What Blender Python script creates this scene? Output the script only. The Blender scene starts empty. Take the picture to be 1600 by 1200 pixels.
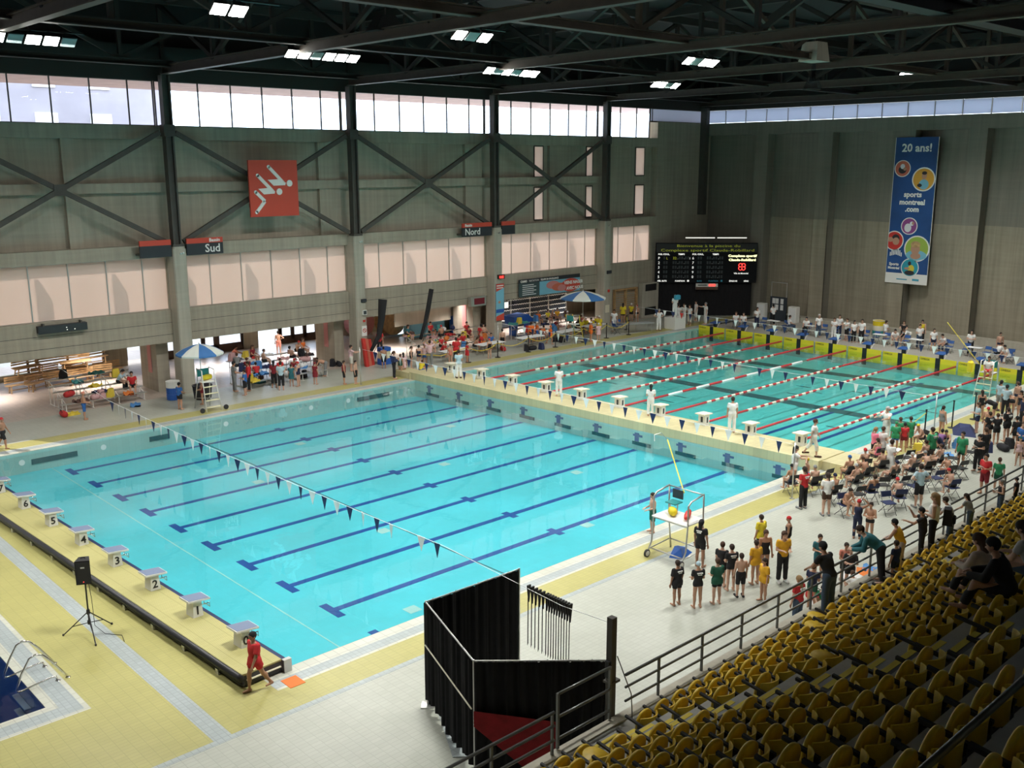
import bpy, bmesh, math, random
import numpy as np
from mathutils import Vector, Matrix
random.seed(7)
ORD=['first','second','third','fourth','fifth','sixth','seventh','eighth','ninth','tenth','eleventh','twelfth','thirteenth','fourteenth','fifteenth','sixteenth','seventeenth','eighteenth','nineteenth','twentieth','twenty-first','twenty-second']
PI=math.pi
C=bpy.context.scene.collection
SC=bpy.context.scene
# ------------------------------------------------------------------ camera
CAMP=np.array([-11.6203,-20.7389,12.4607]); FPX=1550.25
_yaw,_pit,_rol=[math.radians(a) for a in (47.08121853,-12.52416576,-0.1194)]
_fw=np.array([math.cos(_yaw)*math.cos(_pit),math.sin(_yaw)*math.cos(_pit),math.sin(_pit)])
_r0=np.array([math.sin(_yaw),-math.cos(_yaw),0.]); _u0=np.cross(_r0,_fw)
_R=math.cos(_rol)*_r0+math.sin(_rol)*_u0; _U=-math.sin(_rol)*_r0+math.cos(_rol)*_u0
cam=bpy.data.objects.new('camera',bpy.data.cameras.new('camera')); C.objects.link(cam)
cam.data.sensor_width=36; cam.data.lens=FPX/1600*36; cam.data.clip_end=400
cam.matrix_world=Matrix(((_R[0],_U[0],-_fw[0],CAMP[0]),(_R[1],_U[1],-_fw[1],CAMP[1]),(_R[2],_U[2],-_fw[2],CAMP[2]),(0,0,0,1)))
SC.camera=cam
def ray(u,v): return _fw+_R*(u-800)/FPX-_U*(v-600)/FPX
def at(u,v,z=0.):
    d=ray(u,v); return CAMP+d*(z-CAMP[2])/d[2]
def aty(u,v,y):
    d=ray(u,v); return CAMP+d*(y-CAMP[1])/d[1]
def atx(u,v,x):
    d=ray(u,v); return CAMP+d*(x-CAMP[0])/d[0]
def proj(p):
    d=np.array(p)-CAMP; w=d@_fw
    return 800+FPX*(d@_R)/w,600-FPX*(d@_U)/w
# ------------------------------------------------------------------ view, world, sun
SC.view_settings.view_transform='Standard'; SC.view_settings.look='None'
SC.view_settings.exposure=0.0; SC.view_settings.gamma=1.0; SC.view_settings.use_curve_mapping=False
LAMP_W=1270.0            # power of one floodlight cluster
W=bpy.data.worlds.new('sky'); SC.world=W; W.use_nodes=True
wn=W.node_tree.nodes; bg=wn['Background']; bg.inputs[0].default_value=(0.80,0.90,1.0,1); bg.inputs[1].default_value=6.0
sun=bpy.data.objects.new('sun',bpy.data.lights.new('sun','SUN')); C.objects.link(sun)
sun.data.energy=5.0; sun.data.angle=0.01; sun.data.color=(1.0,0.93,0.85)
sun.rotation_euler=Vector((0.36,-0.66,-0.66)).to_track_quat('-Z','Y').to_euler()
# ------------------------------------------------------------------ materials
MAT={}
def mat(name,col,rough=0.6,metal=0.0,var=0.0,scale=3.0,bump=0.0,emit=0.0,spec=None,bscale=None):
    if name in MAT: return MAT[name]
    m=bpy.data.materials.new(name); m.use_nodes=True; nt=m.node_tree; b=nt.nodes['Principled BSDF']
    b.inputs['Roughness'].default_value=rough; b.inputs['Metallic'].default_value=metal
    b.inputs['Base Color'].default_value=(*col,1)
    if spec is not None: b.inputs['Specular IOR Level'].default_value=spec
    if emit: b.inputs['Emission Color'].default_value=(*col,1); b.inputs['Emission Strength'].default_value=emit
    if var or bump:
        tc=nt.nodes.new('ShaderNodeTexCoord'); nz=nt.nodes.new('ShaderNodeTexNoise'); nz.inputs['Scale'].default_value=scale; nz.inputs['Detail'].default_value=5
        nt.links.new(tc.outputs['Object'],nz.inputs['Vector'])
        if var:
            r=nt.nodes.new('ShaderNodeValToRGB'); r.color_ramp.elements[0].position=.3; r.color_ramp.elements[1].position=.7
            r.color_ramp.elements[0].color=(*[c*(1-var) for c in col],1); r.color_ramp.elements[1].color=(*[min(1,c*(1+var)) for c in col],1)
            nt.links.new(nz.outputs['Fac'],r.inputs['Fac']); nt.links.new(r.outputs['Color'],b.inputs['Base Color'])
        if bump:
            n2=nz
            if bscale:
                n2=nt.nodes.new('ShaderNodeTexNoise'); n2.inputs['Scale'].default_value=bscale; nt.links.new(tc.outputs['Object'],n2.inputs['Vector'])
            bp=nt.nodes.new('ShaderNodeBump'); bp.inputs['Strength'].default_value=bump; bp.inputs['Distance'].default_value=.02
            nt.links.new(n2.outputs['Fac'],bp.inputs['Height']); nt.links.new(bp.outputs['Normal'],b.inputs['Normal'])
    MAT[name]=m; return m
def tilemat(name,col,grout,tw,th,rough=.35,var=.06,mortar=.012,wear=None):
    m=bpy.data.materials.new(name); m.use_nodes=True; nt=m.node_tree; b=nt.nodes['Principled BSDF']; b.inputs['Roughness'].default_value=rough
    tc=nt.nodes.new('ShaderNodeTexCoord'); br=nt.nodes.new('ShaderNodeTexBrick'); br.offset=0; br.squash=1
    br.inputs['Scale'].default_value=1; br.inputs['Brick Width'].default_value=tw; br.inputs['Row Height'].default_value=th
    br.inputs['Mortar Size'].default_value=mortar; br.inputs['Mortar Smooth'].default_value=.3; br.inputs['Bias'].default_value=0
    br.inputs['Color1'].default_value=(*[c*(1-var) for c in col],1); br.inputs['Color2'].default_value=(*[min(1,c*(1+var)) for c in col],1)
    br.inputs['Mortar'].default_value=(*grout,1)
    nt.links.new(tc.outputs['Object'],br.inputs['Vector'])
    nz=nt.nodes.new('ShaderNodeTexNoise'); nz.inputs['Scale'].default_value=.35; nz.inputs['Detail'].default_value=6; nt.links.new(tc.outputs['Object'],nz.inputs['Vector'])
    mx=nt.nodes.new('ShaderNodeMixRGB'); mx.blend_type='MULTIPLY'; mx.inputs['Fac'].default_value=1
    r=nt.nodes.new('ShaderNodeValToRGB'); r.color_ramp.elements[0].position=.35; r.color_ramp.elements[0].color=(.86,.86,.84,1); r.color_ramp.elements[1].position=.65; r.color_ramp.elements[1].color=(1,1,1,1)
    nt.links.new(nz.outputs['Fac'],r.inputs['Fac']); nt.links.new(br.outputs['Color'],mx.inputs['Color1']); nt.links.new(r.outputs['Color'],mx.inputs['Color2'])
    nt.links.new(mx.outputs['Color'],b.inputs['Base Color'])
    bp=nt.nodes.new('ShaderNodeBump'); bp.inputs['Strength'].default_value=.25; bp.inputs['Distance'].default_value=.004; bp.invert=True
    nt.links.new(br.outputs['Fac'],bp.inputs['Height']); nt.links.new(bp.outputs['Normal'],b.inputs['Normal'])
    MAT[name]=m; return m
def concrete(name,col,streak=.25):
    m=bpy.data.materials.new(name); m.use_nodes=True; nt=m.node_tree; b=nt.nodes['Principled BSDF']; b.inputs['Roughness'].default_value=.85
    tc=nt.nodes.new('ShaderNodeTexCoord')
    def noise(sc,scale,det):
        mp=nt.nodes.new('ShaderNodeMapping'); mp.inputs['Scale'].default_value=sc; nz=nt.nodes.new('ShaderNodeTexNoise'); nz.inputs['Scale'].default_value=scale; nz.inputs['Detail'].default_value=det
        nt.links.new(tc.outputs['Object'],mp.inputs['Vector']); nt.links.new(mp.outputs['Vector'],nz.inputs['Vector']); return nz
    a=noise((1,1,.22),.6,7); c=noise((3,3,.12),1.6,4); d=noise((.4,.4,6),.8,3)
    mx=nt.nodes.new('ShaderNodeMath'); mx.operation='ADD'; nt.links.new(a.outputs['Fac'],mx.inputs[0]); nt.links.new(c.outputs['Fac'],mx.inputs[1])
    m2=nt.nodes.new('ShaderNodeMath'); m2.operation='MULTIPLY_ADD'; nt.links.new(d.outputs['Fac'],m2.inputs[0]); m2.inputs[1].default_value=.5; nt.links.new(mx.outputs[0],m2.inputs[2])
    r=nt.nodes.new('ShaderNodeValToRGB'); r.color_ramp.elements[0].position=.38; r.color_ramp.elements[1].position=.9
    r.color_ramp.elements[0].color=(*[x*(1-streak) for x in col],1); r.color_ramp.elements[1].color=(*[x*(1+streak) for x in col],1)
    m3=nt.nodes.new('ShaderNodeMath'); m3.operation='MULTIPLY'; m3.inputs[1].default_value=.5; nt.links.new(m2.outputs[0],m3.inputs[0]); nt.links.new(m3.outputs[0],r.inputs['Fac'])
    nt.links.new(r.outputs['Color'],b.inputs['Base Color'])
    f=noise((1,1,1),14,4); bp=nt.nodes.new('ShaderNodeBump'); bp.inputs['Strength'].default_value=.15; bp.inputs['Distance'].default_value=.02; nt.links.new(f.outputs['Fac'],bp.inputs['Height']); nt.links.new(bp.outputs['Normal'],b.inputs['Normal'])
    MAT[name]=m; return m
def watermat(name,tint,rough=.015,wave=.06,wscale=1.4):
    m=bpy.data.materials.new(name); m.use_nodes=True; nt=m.node_tree; nt.nodes.remove(nt.nodes['Principled BSDF']); out=nt.nodes['Material Output']
    t=nt.nodes.new('ShaderNodeBsdfTransparent'); t.inputs['Color'].default_value=(*tint,1)
    g=nt.nodes.new('ShaderNodeBsdfGlossy'); g.inputs['Roughness'].default_value=rough
    lw=nt.nodes.new('ShaderNodeLayerWeight'); lw.inputs['Blend'].default_value=.5; pw=nt.nodes.new('ShaderNodeMath'); pw.operation='POWER'; pw.inputs[1].default_value=5; fr=nt.nodes.new('ShaderNodeMath'); fr.operation='MULTIPLY_ADD'; fr.inputs[1].default_value=.98; fr.inputs[2].default_value=.02
    nt.links.new(lw.outputs['Facing'],pw.inputs[0]); nt.links.new(pw.outputs[0],fr.inputs[0])
    mx=nt.nodes.new('ShaderNodeMixShader'); tc=nt.nodes.new('ShaderNodeTexCoord'); nz=nt.nodes.new('ShaderNodeTexNoise'); nz.inputs['Scale'].default_value=wscale; nz.inputs['Detail'].default_value=3
    nt.links.new(tc.outputs['Object'],nz.inputs['Vector']); bp=nt.nodes.new('ShaderNodeBump'); bp.inputs['Strength'].default_value=wave; bp.inputs['Distance'].default_value=.05
    nt.links.new(nz.outputs['Fac'],bp.inputs['Height']); nt.links.new(bp.outputs['Normal'],g.inputs['Normal']); nt.links.new(bp.outputs['Normal'],lw.inputs['Normal'])
    nt.links.new(fr.outputs[0],mx.inputs[0]); nt.links.new(t.outputs[0],mx.inputs[1]); nt.links.new(g.outputs[0],mx.inputs[2]); nt.links.new(mx.outputs[0],out.inputs['Surface'])
    MAT[name]=m; return m
def glassmat(name,tint,rough=.02):
    m=watermat(name,tint,rough,0.0); return m
def blindmat(name,col,tr):
    m=bpy.data.materials.new(name); m.use_nodes=True; nt=m.node_tree; nt.nodes.remove(nt.nodes['Principled BSDF']); out=nt.nodes['Material Output']
    d=nt.nodes.new('ShaderNodeBsdfDiffuse'); d.inputs['Color'].default_value=(*col,1); t=nt.nodes.new('ShaderNodeBsdfTranslucent'); t.inputs['Color'].default_value=(*tr,1)
    mx=nt.nodes.new('ShaderNodeMixShader'); mx.inputs[0].default_value=.5; nt.links.new(d.outputs[0],mx.inputs[1]); nt.links.new(t.outputs[0],mx.inputs[2]); nt.links.new(mx.outputs[0],out.inputs['Surface'])
    MAT[name]=m; return m
def clothm(name,col): return mat(name,col,.9,0,.12,6)
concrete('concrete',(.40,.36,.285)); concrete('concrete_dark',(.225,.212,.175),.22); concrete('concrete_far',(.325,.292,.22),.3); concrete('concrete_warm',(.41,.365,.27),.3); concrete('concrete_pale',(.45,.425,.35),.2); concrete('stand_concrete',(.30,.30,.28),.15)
tilemat('tile_white',(.475,.495,.435),(.41,.425,.37),.26,.13,.35,.03,.009); tilemat('tile_yellow',(.455,.425,.16),(.39,.365,.14),.26,.13,.35,.03,.009); tilemat('tile_grey',(.40,.45,.46),(.33,.37,.38),.15,.15); tilemat('tile_coping',(.58,.59,.51),(.45,.455,.4),.30,.30); tilemat('tile_pale_yellow',(.60,.55,.32),(.52,.475,.28),.30,.30); tilemat('tile_lobby',(.52,.44,.38),(.42,.36,.31),.30,.30)
tilemat('deck_far',(.47,.45,.40),(.38,.36,.32),.30,.30)
tilemat('pool_cyan',(.08,.52,.60),(.072,.48,.555),.30,.30,.3,.02,.006); tilemat('pool_teal',(.12,.64,.64),(.10,.58,.58),.30,.30,.3,.02,.006); tilemat('pool_wall',(.36,.58,.55),(.3,.5,.48),.30,.30,.3,.03,.006); tilemat('pool_navy',(.015,.06,.20),(.012,.05,.17),.3,.3,.3,.05,.006)
tilemat('line_blue',(.004,.06,.27),(.004,.05,.23),.15,.15,.4,.05,.004); tilemat('line_dark',(.03,.12,.14),(.025,.1,.12),.15,.15,.4,.05,.004)
watermat('water_still',(.93,.99,1.0)); watermat('water_rippled',(.90,.98,.97),.02,.22,2.4); watermat('water_deep',(.7,.85,1.0))
glassmat('glass',(.92,.95,1.0)); glassmat('glass_dark',(.75,.8,.85))
blindmat('blind',(.60,.54,.48),(.80,.69,.63))
blindmat('frosted',(.5,.53,.6),(.62,.65,.74))
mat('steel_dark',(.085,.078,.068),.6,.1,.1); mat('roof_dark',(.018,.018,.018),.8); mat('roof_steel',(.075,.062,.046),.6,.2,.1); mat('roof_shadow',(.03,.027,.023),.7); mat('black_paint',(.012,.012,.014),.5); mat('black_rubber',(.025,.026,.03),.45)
mat('chrome',(.72,.72,.70),.18,1.0); mat('alu',(.62,.62,.60),.35,.9); mat('rail_grey',(.16,.165,.16),.4,.7); mat('white_paint',(.78,.78,.74),.4); mat('cream_paint',(.75,.70,.55),.5)
mat('seat_yellow',(.68,.46,.03),.42,0,.1,9); mat('seat_black',(.015,.016,.018),.45); mat('stripe_yellow',(.62,.48,.05),.7)
mat('wood',(.50,.32,.15),.6,0,.25,4); mat('wood_dark',(.10,.055,.035),.6,0,.2,4); mat('brick',(.36,.33,.36),.8,0,.15,.3); mat('soffit_pink',(.50,.34,.31),.8,0,.12,1); tilemat('platform_top',(.55,.51,.22),(.36,.33,.13),.6,.045,.5,.04,.012)
mat('blue_plastic',(.02,.11,.45),.4); mat('navy',(.01,.022,.09),.6); mat('red_paint',(.62,.04,.03),.45); mat('sign_red',(.62,.075,.045),.5); mat('sign_black',(.03,.035,.042),.5); mat('white_flat',(.85,.85,.82),.6)
mat('pad_yellow',(.78,.62,.02),.45); mat('rope_red',(.52,.03,.035),.45); mat('rope_white',(.80,.76,.62),.45); mat('rope_clearwhite',(.85,.85,.83),.4)
mat('drape_black',(.008,.008,.010),.95,0,.2,5); mat('drape_red',(.25,.01,.015),.9,0,.2,5); mat('skin_dummy',(.5,.3,.2))
mat('lamp_housing',(.05,.05,.05),.5,.4); mat('lamp_lens',(1.0,.98,.92),.3,emit=40); mat('lamp_off',(.25,.3,.3),.2)
mat('orange',(.75,.17,.03),.7); mat('teal_plastic',(.02,.25,.25),.5); mat('rope_yellow',(.70,.55,.05),.6); mat('paper',(.80,.82,.82),.7)
mat('led_red',(1.0,.05,.04),.5,emit=2.5); mat('led_yellow',(.50,.56,.04),.6,emit=.35); mat('led_white',(.95,.95,.9),.5,emit=.8); mat('led_green',(.55,.6,.08),.5,emit=.25); mat('lit_yellowwhite',(1,1,.55),.5,emit=1.3); mat('tube_light',(1,.97,.9),.5,emit=.8)
mat('cyan_print',(.05,.35,.5),.6); mat('digit_off',(.035,.045,.05),.6); mat('pink_print',(.62,.25,.24),.6)
# ------------------------------------------------------------------ mesh helpers
class MB:
    def __init__(s): s.v=[]; s.f=[]; s.m=[]
    def add(s,vs,fs,mi=0):
        o=len(s.v); s.v+= [tuple(map(float,p)) for p in vs]; s.f+=[tuple(i+o for i in f) for f in fs]; s.m+=[mi]*len(fs); return s
    def box(s,a,b,mi=0):
        (x0,y0,z0),(x1,y1,z1)=a,b
        x0,x1=min(x0,x1),max(x0,x1); y0,y1=min(y0,y1),max(y0,y1); z0,z1=min(z0,z1),max(z0,z1)
        return s.add([(x0,y0,z0),(x1,y0,z0),(x1,y1,z0),(x0,y1,z0),(x0,y0,z1),(x1,y0,z1),(x1,y1,z1),(x0,y1,z1)],[(0,3,2,1),(4,5,6,7),(0,1,5,4),(1,2,6,5),(2,3,7,6),(3,0,4,7)],mi)
    def bbox(s,c,d,ch=.01,mi=0):
        x,y,z=[q/2 for q in d]; ch=min(ch,x*.9,y*.9,z*.9); vs=[];fs=[]
        for (sz,ins) in ((-z,ch),(-z+ch,0),(z-ch,0),(z,ch)):
            X,Y=x-ins,y-ins
            for (px,py) in ((X,-Y+ch),(X,Y-ch),(X-ch,Y),(-X+ch,Y),(-X,Y-ch),(-X,-Y+ch),(-X+ch,-Y),(X-ch,-Y)): vs.append((c[0]+px,c[1]+py,c[2]+sz))
        for k in range(3):
            for i in range(8): fs.append((k*8+i,k*8+(i+1)%8,(k+1)*8+(i+1)%8,(k+1)*8+i))
        fs.append(tuple(range(7,-1,-1))); fs.append(tuple(range(24,32))); return s.add(vs,fs,mi)
    def hexa(s,lo,hi,mi=0):
        "lo, hi: 4 points each (counter-clockwise seen from above)"
        return s.add(list(lo)+list(hi),[(3,2,1,0),(4,5,6,7),(0,1,5,4),(1,2,6,5),(2,3,7,6),(3,0,4,7)],mi)
    def bar(s,a,b,w,h,up=(0,0,1),mi=0):
        a=Vector(a);b=Vector(b);d=(b-a).normalized();u=Vector(up)
        if abs(d.dot(u))>.98: u=Vector((1,0,0))
        x=d.cross(u).normalized(); y=x.cross(d).normalized(); q=[]
        for p in (a,b):
            q+=[p-x*w/2-y*h/2,p+x*w/2-y*h/2,p+x*w/2+y*h/2,p-x*w/2+y*h/2]
        return s.add(q,[(0,1,2,3),(7,6,5,4),(0,4,5,1),(1,5,6,2),(2,6,7,3),(3,7,4,0)],mi)
    def tube(s,path,r,n=8,mi=0,closed=False):
        P=[Vector(p) for p in path]; N=len(P); rr=r if isinstance(r,(list,tuple)) else [r]*N; vs=[];fs=[]; prev=None
        for i,p in enumerate(P):
            if closed: t=(P[(i+1)%N]-P[i-1])
            else: t=(P[min(i+1,N-1)]-P[max(i-1,0)])
            t.normalize()
            if prev is None:
                u=Vector((0,0,1)) if abs(t.z)<.9 else Vector((1,0,0)); x=t.cross(u).normalized()
            else:
                x=(prev-t*prev.dot(t)); x=x.normalized() if x.length>1e-6 else t.orthogonal().normalized()
            prev=x; y=t.cross(x)
            for k in range(n):
                a=2*PI*k/n; vs.append(p+(x*math.cos(a)+y*math.sin(a))*rr[i])
        M=N if closed else N-1
        for i in range(M):
            j=(i+1)%N
            for k in range(n): fs.append((i*n+k,i*n+(k+1)%n,j*n+(k+1)%n,j*n+k))
        if not closed: fs.append(tuple(range(n-1,-1,-1))); fs.append(tuple((N-1)*n+k for k in range(n)))
        return s.add(vs,fs,mi)
    def lathe(s,prof,c=(0,0,0),n=16,mi=0,axis='z'):
        vs=[];fs=[]
        for (r,z) in prof:
            for k in range(n):
                a=2*PI*k/n; x,y=r*math.cos(a),r*math.sin(a)
                vs.append((c[0]+x,c[1]+y,c[2]+z) if axis=='z' else ((c[0]+z,c[1]+x,c[2]+y) if axis=='x' else (c[0]+y,c[1]+z,c[2]+x)))
        for i in range(len(prof)-1):
            for k in range(n): fs.append((i*n+k,i*n+(k+1)%n,(i+1)*n+(k+1)%n,(i+1)*n+k))
        fs.append(tuple(range(n-1,-1,-1))); fs.append(tuple((len(prof)-1)*n+k for k in range(n)))
        return s.add(vs,fs,mi)
    def prism(s,poly,a,b,axis='z',mi=0):
        n=len(poly)
        def P(p,t): return (p[0],p[1],t) if axis=='z' else ((p[0],t,p[1]) if axis=='y' else (t,p[0],p[1]))
        vs=[P(p,a) for p in poly]+[P(p,b) for p in poly]
        return s.add(vs,[tuple(range(n-1,-1,-1)),tuple(range(n,2*n))]+[(i,(i+1)%n,n+(i+1)%n,n+i) for i in range(n)],mi)
    def sheet(s,grid,th=None,mi=0):
        ny=len(grid);nx=len(grid[0]); vs=[p for row in grid for p in row]
        fs=[(j*nx+i,j*nx+i+1,(j+1)*nx+i+1,(j+1)*nx+i) for j in range(ny-1) for i in range(nx-1)]
        return s.add(vs,fs,mi)
    def mesh(s,name,smooth=False,fix=True):
        me=bpy.data.meshes.new(name); me.from_pydata(s.v,[],s.f); 
        if any(s.m): me.polygons.foreach_set('material_index',s.m)
        if fix:
            bm=bmesh.new(); bm.from_mesh(me); bmesh.ops.recalc_face_normals(bm,faces=bm.faces); bm.to_mesh(me); bm.free()
        if smooth: me.polygons.foreach_set('use_smooth',[True]*len(me.polygons))
        me.update(); return me
    def build(s,name,m,parent=None,loc=None,rz=0,smooth=False,fix=True,label=None):
        me=s.mesh(name,smooth,fix)
        for k in (m if isinstance(m,(list,tuple)) else [m]): me.materials.append(MAT[k] if isinstance(k,str) else k)
        return ob(name,me,parent,loc,rz,label)
def ob(name,me,parent=None,loc=None,rz=0,label=None):
    o=bpy.data.objects.new(name,me); C.objects.link(o)
    if parent is not None: o.parent=parent
    if loc is not None: o.location=tuple(map(float,loc))
    if rz: o.rotation_euler[2]=rz
    if label: o['label']=label
    return o
def tag(o,label,cat,group=None,kind=None):
    o['label']=label; o['category']=cat
    if group: o['group']=group
    if kind: o['kind']=kind
    return o
def struct(o,label=None):
    o['kind']='structure'
    if label: o['label']=label
    return o
def thing(name,label,cat,loc=(0,0,0),rz=0,group=None):
    o=bpy.data.objects.new(name,None); C.objects.link(o); o.location=tuple(map(float,loc)); o.rotation_euler[2]=rz; o.empty_display_size=.2
    return tag(o,label,cat,group)
def dup(root,loc,rz=0,label=None,scale=None):
    r=root.copy(); C.objects.link(r); r.location=tuple(map(float,loc)); r.rotation_euler=(0,0,rz)
    if label: r['label']=label
    if scale: r.scale=(scale,)*3 if not isinstance(scale,(tuple,list)) else scale
    for ch in list(root.children):
        c=ch.copy(); C.objects.link(c); c.parent=r
        for g in list(ch.children):
            d=g.copy(); C.objects.link(d); d.parent=c
    return r
TMP=bpy.data.scenes.new('lettering_workshop')
def text(name,s,size,m,parent,M,depth=.006,align='LEFT',bold=0.0,sx=1.0):
    cu=bpy.data.curves.new('t','FONT'); cu.body=s; cu.size=size; cu.extrude=depth; cu.align_x=align; cu.offset=bold; cu.resolution_u=2
    t=bpy.data.objects.new('t',cu); TMP.collection.objects.link(t); vl=TMP.view_layers[0]; vl.update(); dg=vl.depsgraph; me=bpy.data.meshes.new_from_object(t.evaluated_get(dg)); bpy.data.objects.remove(t); bpy.data.curves.remove(cu)
    me.name=name; me.materials.clear(); me.materials.append(MAT[m]); me.transform(Matrix.Diagonal((sx,1,1,1)))
    o=bpy.data.objects.new(name,me); C.objects.link(o); o.parent=parent; o.matrix_local=M; return o
def facing(origin,right,up=(0,0,1)):
    "matrix whose x runs along right, y along up, z out of the face"
    x=Vector(right).normalized(); y=Vector(up).normalized(); z=x.cross(y)
    return Matrix(((x.x,y.x,z.x,origin[0]),(x.y,y.y,z.y,origin[1]),(x.z,y.z,z.z,origin[2]),(0,0,0,1)))
# ================================================================== STRUCTURE
WZ=-0.07; XF=50.65; BZ=.42
def xb(y,back=False): return (26.55 if back else 24.42)-0.052*y
# ---- floor (deck) around the pools
DV=(-5.28,2.2)   # corner of the dive basin
fl=MB()
def slab(x0,x1,y0,y1): fl.box((x0,y0,-.35),(x1,y1,0))
slab(-30,62,-9.4,0); slab(-30,62,25,31.0); slab(XF,62,0,25); slab(DV[0],-1.2,0,25); fl.hexa([(-1.3,0,-.35),(-.2,0,-.35),(-1.2,25,-.35),(-1.3,25,-.35)],[(-1.3,0,0),(-.2,0,0),(-1.2,25,0),(-1.3,25,0)]); slab(-30,DV[0],0,DV[1]); slab(-30,-25,DV[1],25)
floor=struct(fl.build('floor','tile_white')); floor['label']='pale tiled pool deck'
def strip(name,x0,x1,y0,y1,m,z=.004): return MB().box((x0,y0,-.01),(x1,y1,z)).build(name,m,floor)
for (a,b,m,n) in ((-.40,0,'tile_coping','coping'),(-.76,-.40,'tile_grey','gutter_grating'),(-.86,-.76,'tile_coping','coping'),(-1.82,-.86,'tile_yellow','yellow_tile_band'),(-2.0,-1.82,'tile_grey','drain_strip')):
    x0=0 if n!='yellow_tile_band' and n!='drain_strip' else -30
    if n in('coping','gutter_grating'): strip(n,-.9,62,a,b,m)
    else: strip(n,-30,62,a,b,m)
for (a,b,m,n) in ((25,25.32,'tile_coping','coping'),(25.32,25.72,'tile_grey','gutter_grating'),(25.72,25.82,'tile_coping','coping'),(25.82,26.85,'tile_yellow','yellow_tile_band')): strip(n,-30,59,a,b,m)
strip('yellow_tile_field',-2.62,-1.4,-.86,25,'tile_yellow'); strip('yellow_tile_field',-1.4,-.3,-.86,0,'tile_yellow',.0035); strip('drain_strip',-3.05,-2.62,-1.82,25,'tile_grey',.006); strip('yellow_tile_field',-4.6,.2,-.88,-.8,'tile_yellow',.003)
strip('yellow_tile_field',-4.5,-3.05,-.86,25,'tile_yellow'); strip('yellow_tile_field',-30,-4.5,-.86,1.43,'tile_yellow')
strip('basin_border',-30,-4.5,1.43,1.55,'tile_coping'); strip('basin_border',-30,-4.62,1.55,1.98,'tile_grey'); strip('basin_border',-30,-5.1,1.98,2.2,'tile_coping')
strip('basin_border',-5.28,-5.05,2.2,25,'tile_coping'); strip('basin_border',-5.05,-4.62,1.98,25,'tile_grey'); strip('basin_border',-4.62,-4.5,1.55,25,'tile_coping')
strip('far_deck',XF+.35,58.7,-.86,25.3,'deck_far'); strip('coping',XF,XF+.35,-.4,25,'tile_pale_yellow')
MB().box((-.62,-.98,0),(-.2,-.5,.015)).build('orange_mat','orange',floor,label='small orange mat')
fl2=MB(); fl2.box((-30,31.0,-.35),(62,46,-.002)); struct(fl2.build('floor_lobby','tile_lobby'))
# ---- basins
D=0.95
def basin(name,quad,d,mbot,mwall,wz):
    cx,cy=sum(q[0] for q in quad)/4,sum(q[1] for q in quad)/4; quad=[(x+.012*(1 if x<cx else -1),y+.012*(1 if y<cy else -1)) for x,y in quad]
    m=MB(); lo=[(x,y,-d) for x,y in quad]; n=4
    m.add(lo,[(0,1,2,3)],0)
    for i in range(4):
        j=(i+1)%4; m.add([(*quad[i],-d),(*quad[j],-d),(*quad[j],0),(*quad[i],0)],[(3,2,1,0)],1)
    return struct(m.build(name,[mbot,mwall],fix=False))
SQ=[(-.2,0),(xb(0),0),(xb(25),25),(-1.2,25)]
south=basin('floor_south_basin',SQ,D,'pool_cyan','pool_wall',WZ); south['label']='turquoise tiled basin of the still pool'
NQ=[(xb(0,1),0),(XF,0),(XF,25),(xb(25,1),25)]
north=basin('floor_north_basin',NQ,D+.1,'pool_teal','pool_wall',WZ); north['label']='teal tiled basin of the racing pool'
DQ=[(-25,2.2),(DV[0],2.2),(DV[0],25),(-25,25)]
dive=basin('floor_dive_basin',DQ,2.4,'pool_navy','pool_navy',WZ); dive['label']='deep navy tiled dive basin'
def water(name,q,m,label): return tag(MB().add([(x,y,WZ) for x,y in q],[(0,1,2,3)]).build(name,m,fix=False),label,'water')
water('pool_water',SQ,'water_still','still clear turquoise water of the pool without lane ropes')
water('pool_water',NQ,'water_rippled','rippled teal water under the red and white lane ropes')
water('pool_water',DQ,'water_deep','dark blue water of the small basin by the ladder rails')
# lane lines on the south floor
for k in range(10):
    y=23.75-2.5*k; x0=3.85-.035*y; x1=xb(y)-1.0+.9
    g=MB(); g.box((x0,y-.13,-D-.05),(x1,y+.13,-D+.006)).box((x0-.28,y-.55,-D-.05),(x0,y+.55,-D+.006))
    xm=13.2; g.box((xm,y-.36,-D-.05),(xm+.3,y+.36,-D+.007))
    g.build('lane_line','line_blue',south)
    xx=xb(y)-.012
    g=MB(); g.box((xx-.01,y-.13,-.62),(xx+.03,y+.13,-.12)).box((xx-.012,y-.33,-.3),(xx+.03,y+.33,-.2)); g.build('wall_cross','line_blue',south)
    MB().box((xx-.014,y-.85,-.72),(xx+.03,y+.45,-.55)).build('wall_vent','line_dark',south)
    q=MB().lathe([(0.02,-.02),(.09,-.02),(.09,.01),(.02,.01)],(xx-.005,y+1.25,-.28),10,axis='x').build('inlet','line_dark',south)
for x in (2.4,): MB().box((x,.02,-D-.05),(x+.045,24.97,-D+.005)).build('joint_line','pool_wall',south)
MB().box((9.3,0,-D-.05),(9.36,25,-D+.004)).build('joint_line','line_dark',south)
for (x,y) in ((5.2,1.9),(8.5,8.0),(8.0,16.5),(14.5,3.2),(15.5,13),(19,8),(20,18),(12.5,20.5),(6.3,21)):
    MB().box((x,y,-D-.05),(x+.45,y+.45,-D+.005)).build('floor_drain','pool_wall',south)
for (x0,x1) in ((1.6,3.6),(19,21.2),(7,8)): MB().box((x0,24.96,-.62),(x1,25.05,-.38)).build('wall_vent','line_dark',south)
for x in (1.2,4.8,11,16,18.4): MB().lathe([(.02,-.01),(.13,-.01),(.13,.02),(.02,.02)],(x,24.985,-.45),12,axis='y').build('pool_light','rope_clearwhite',south)
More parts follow.
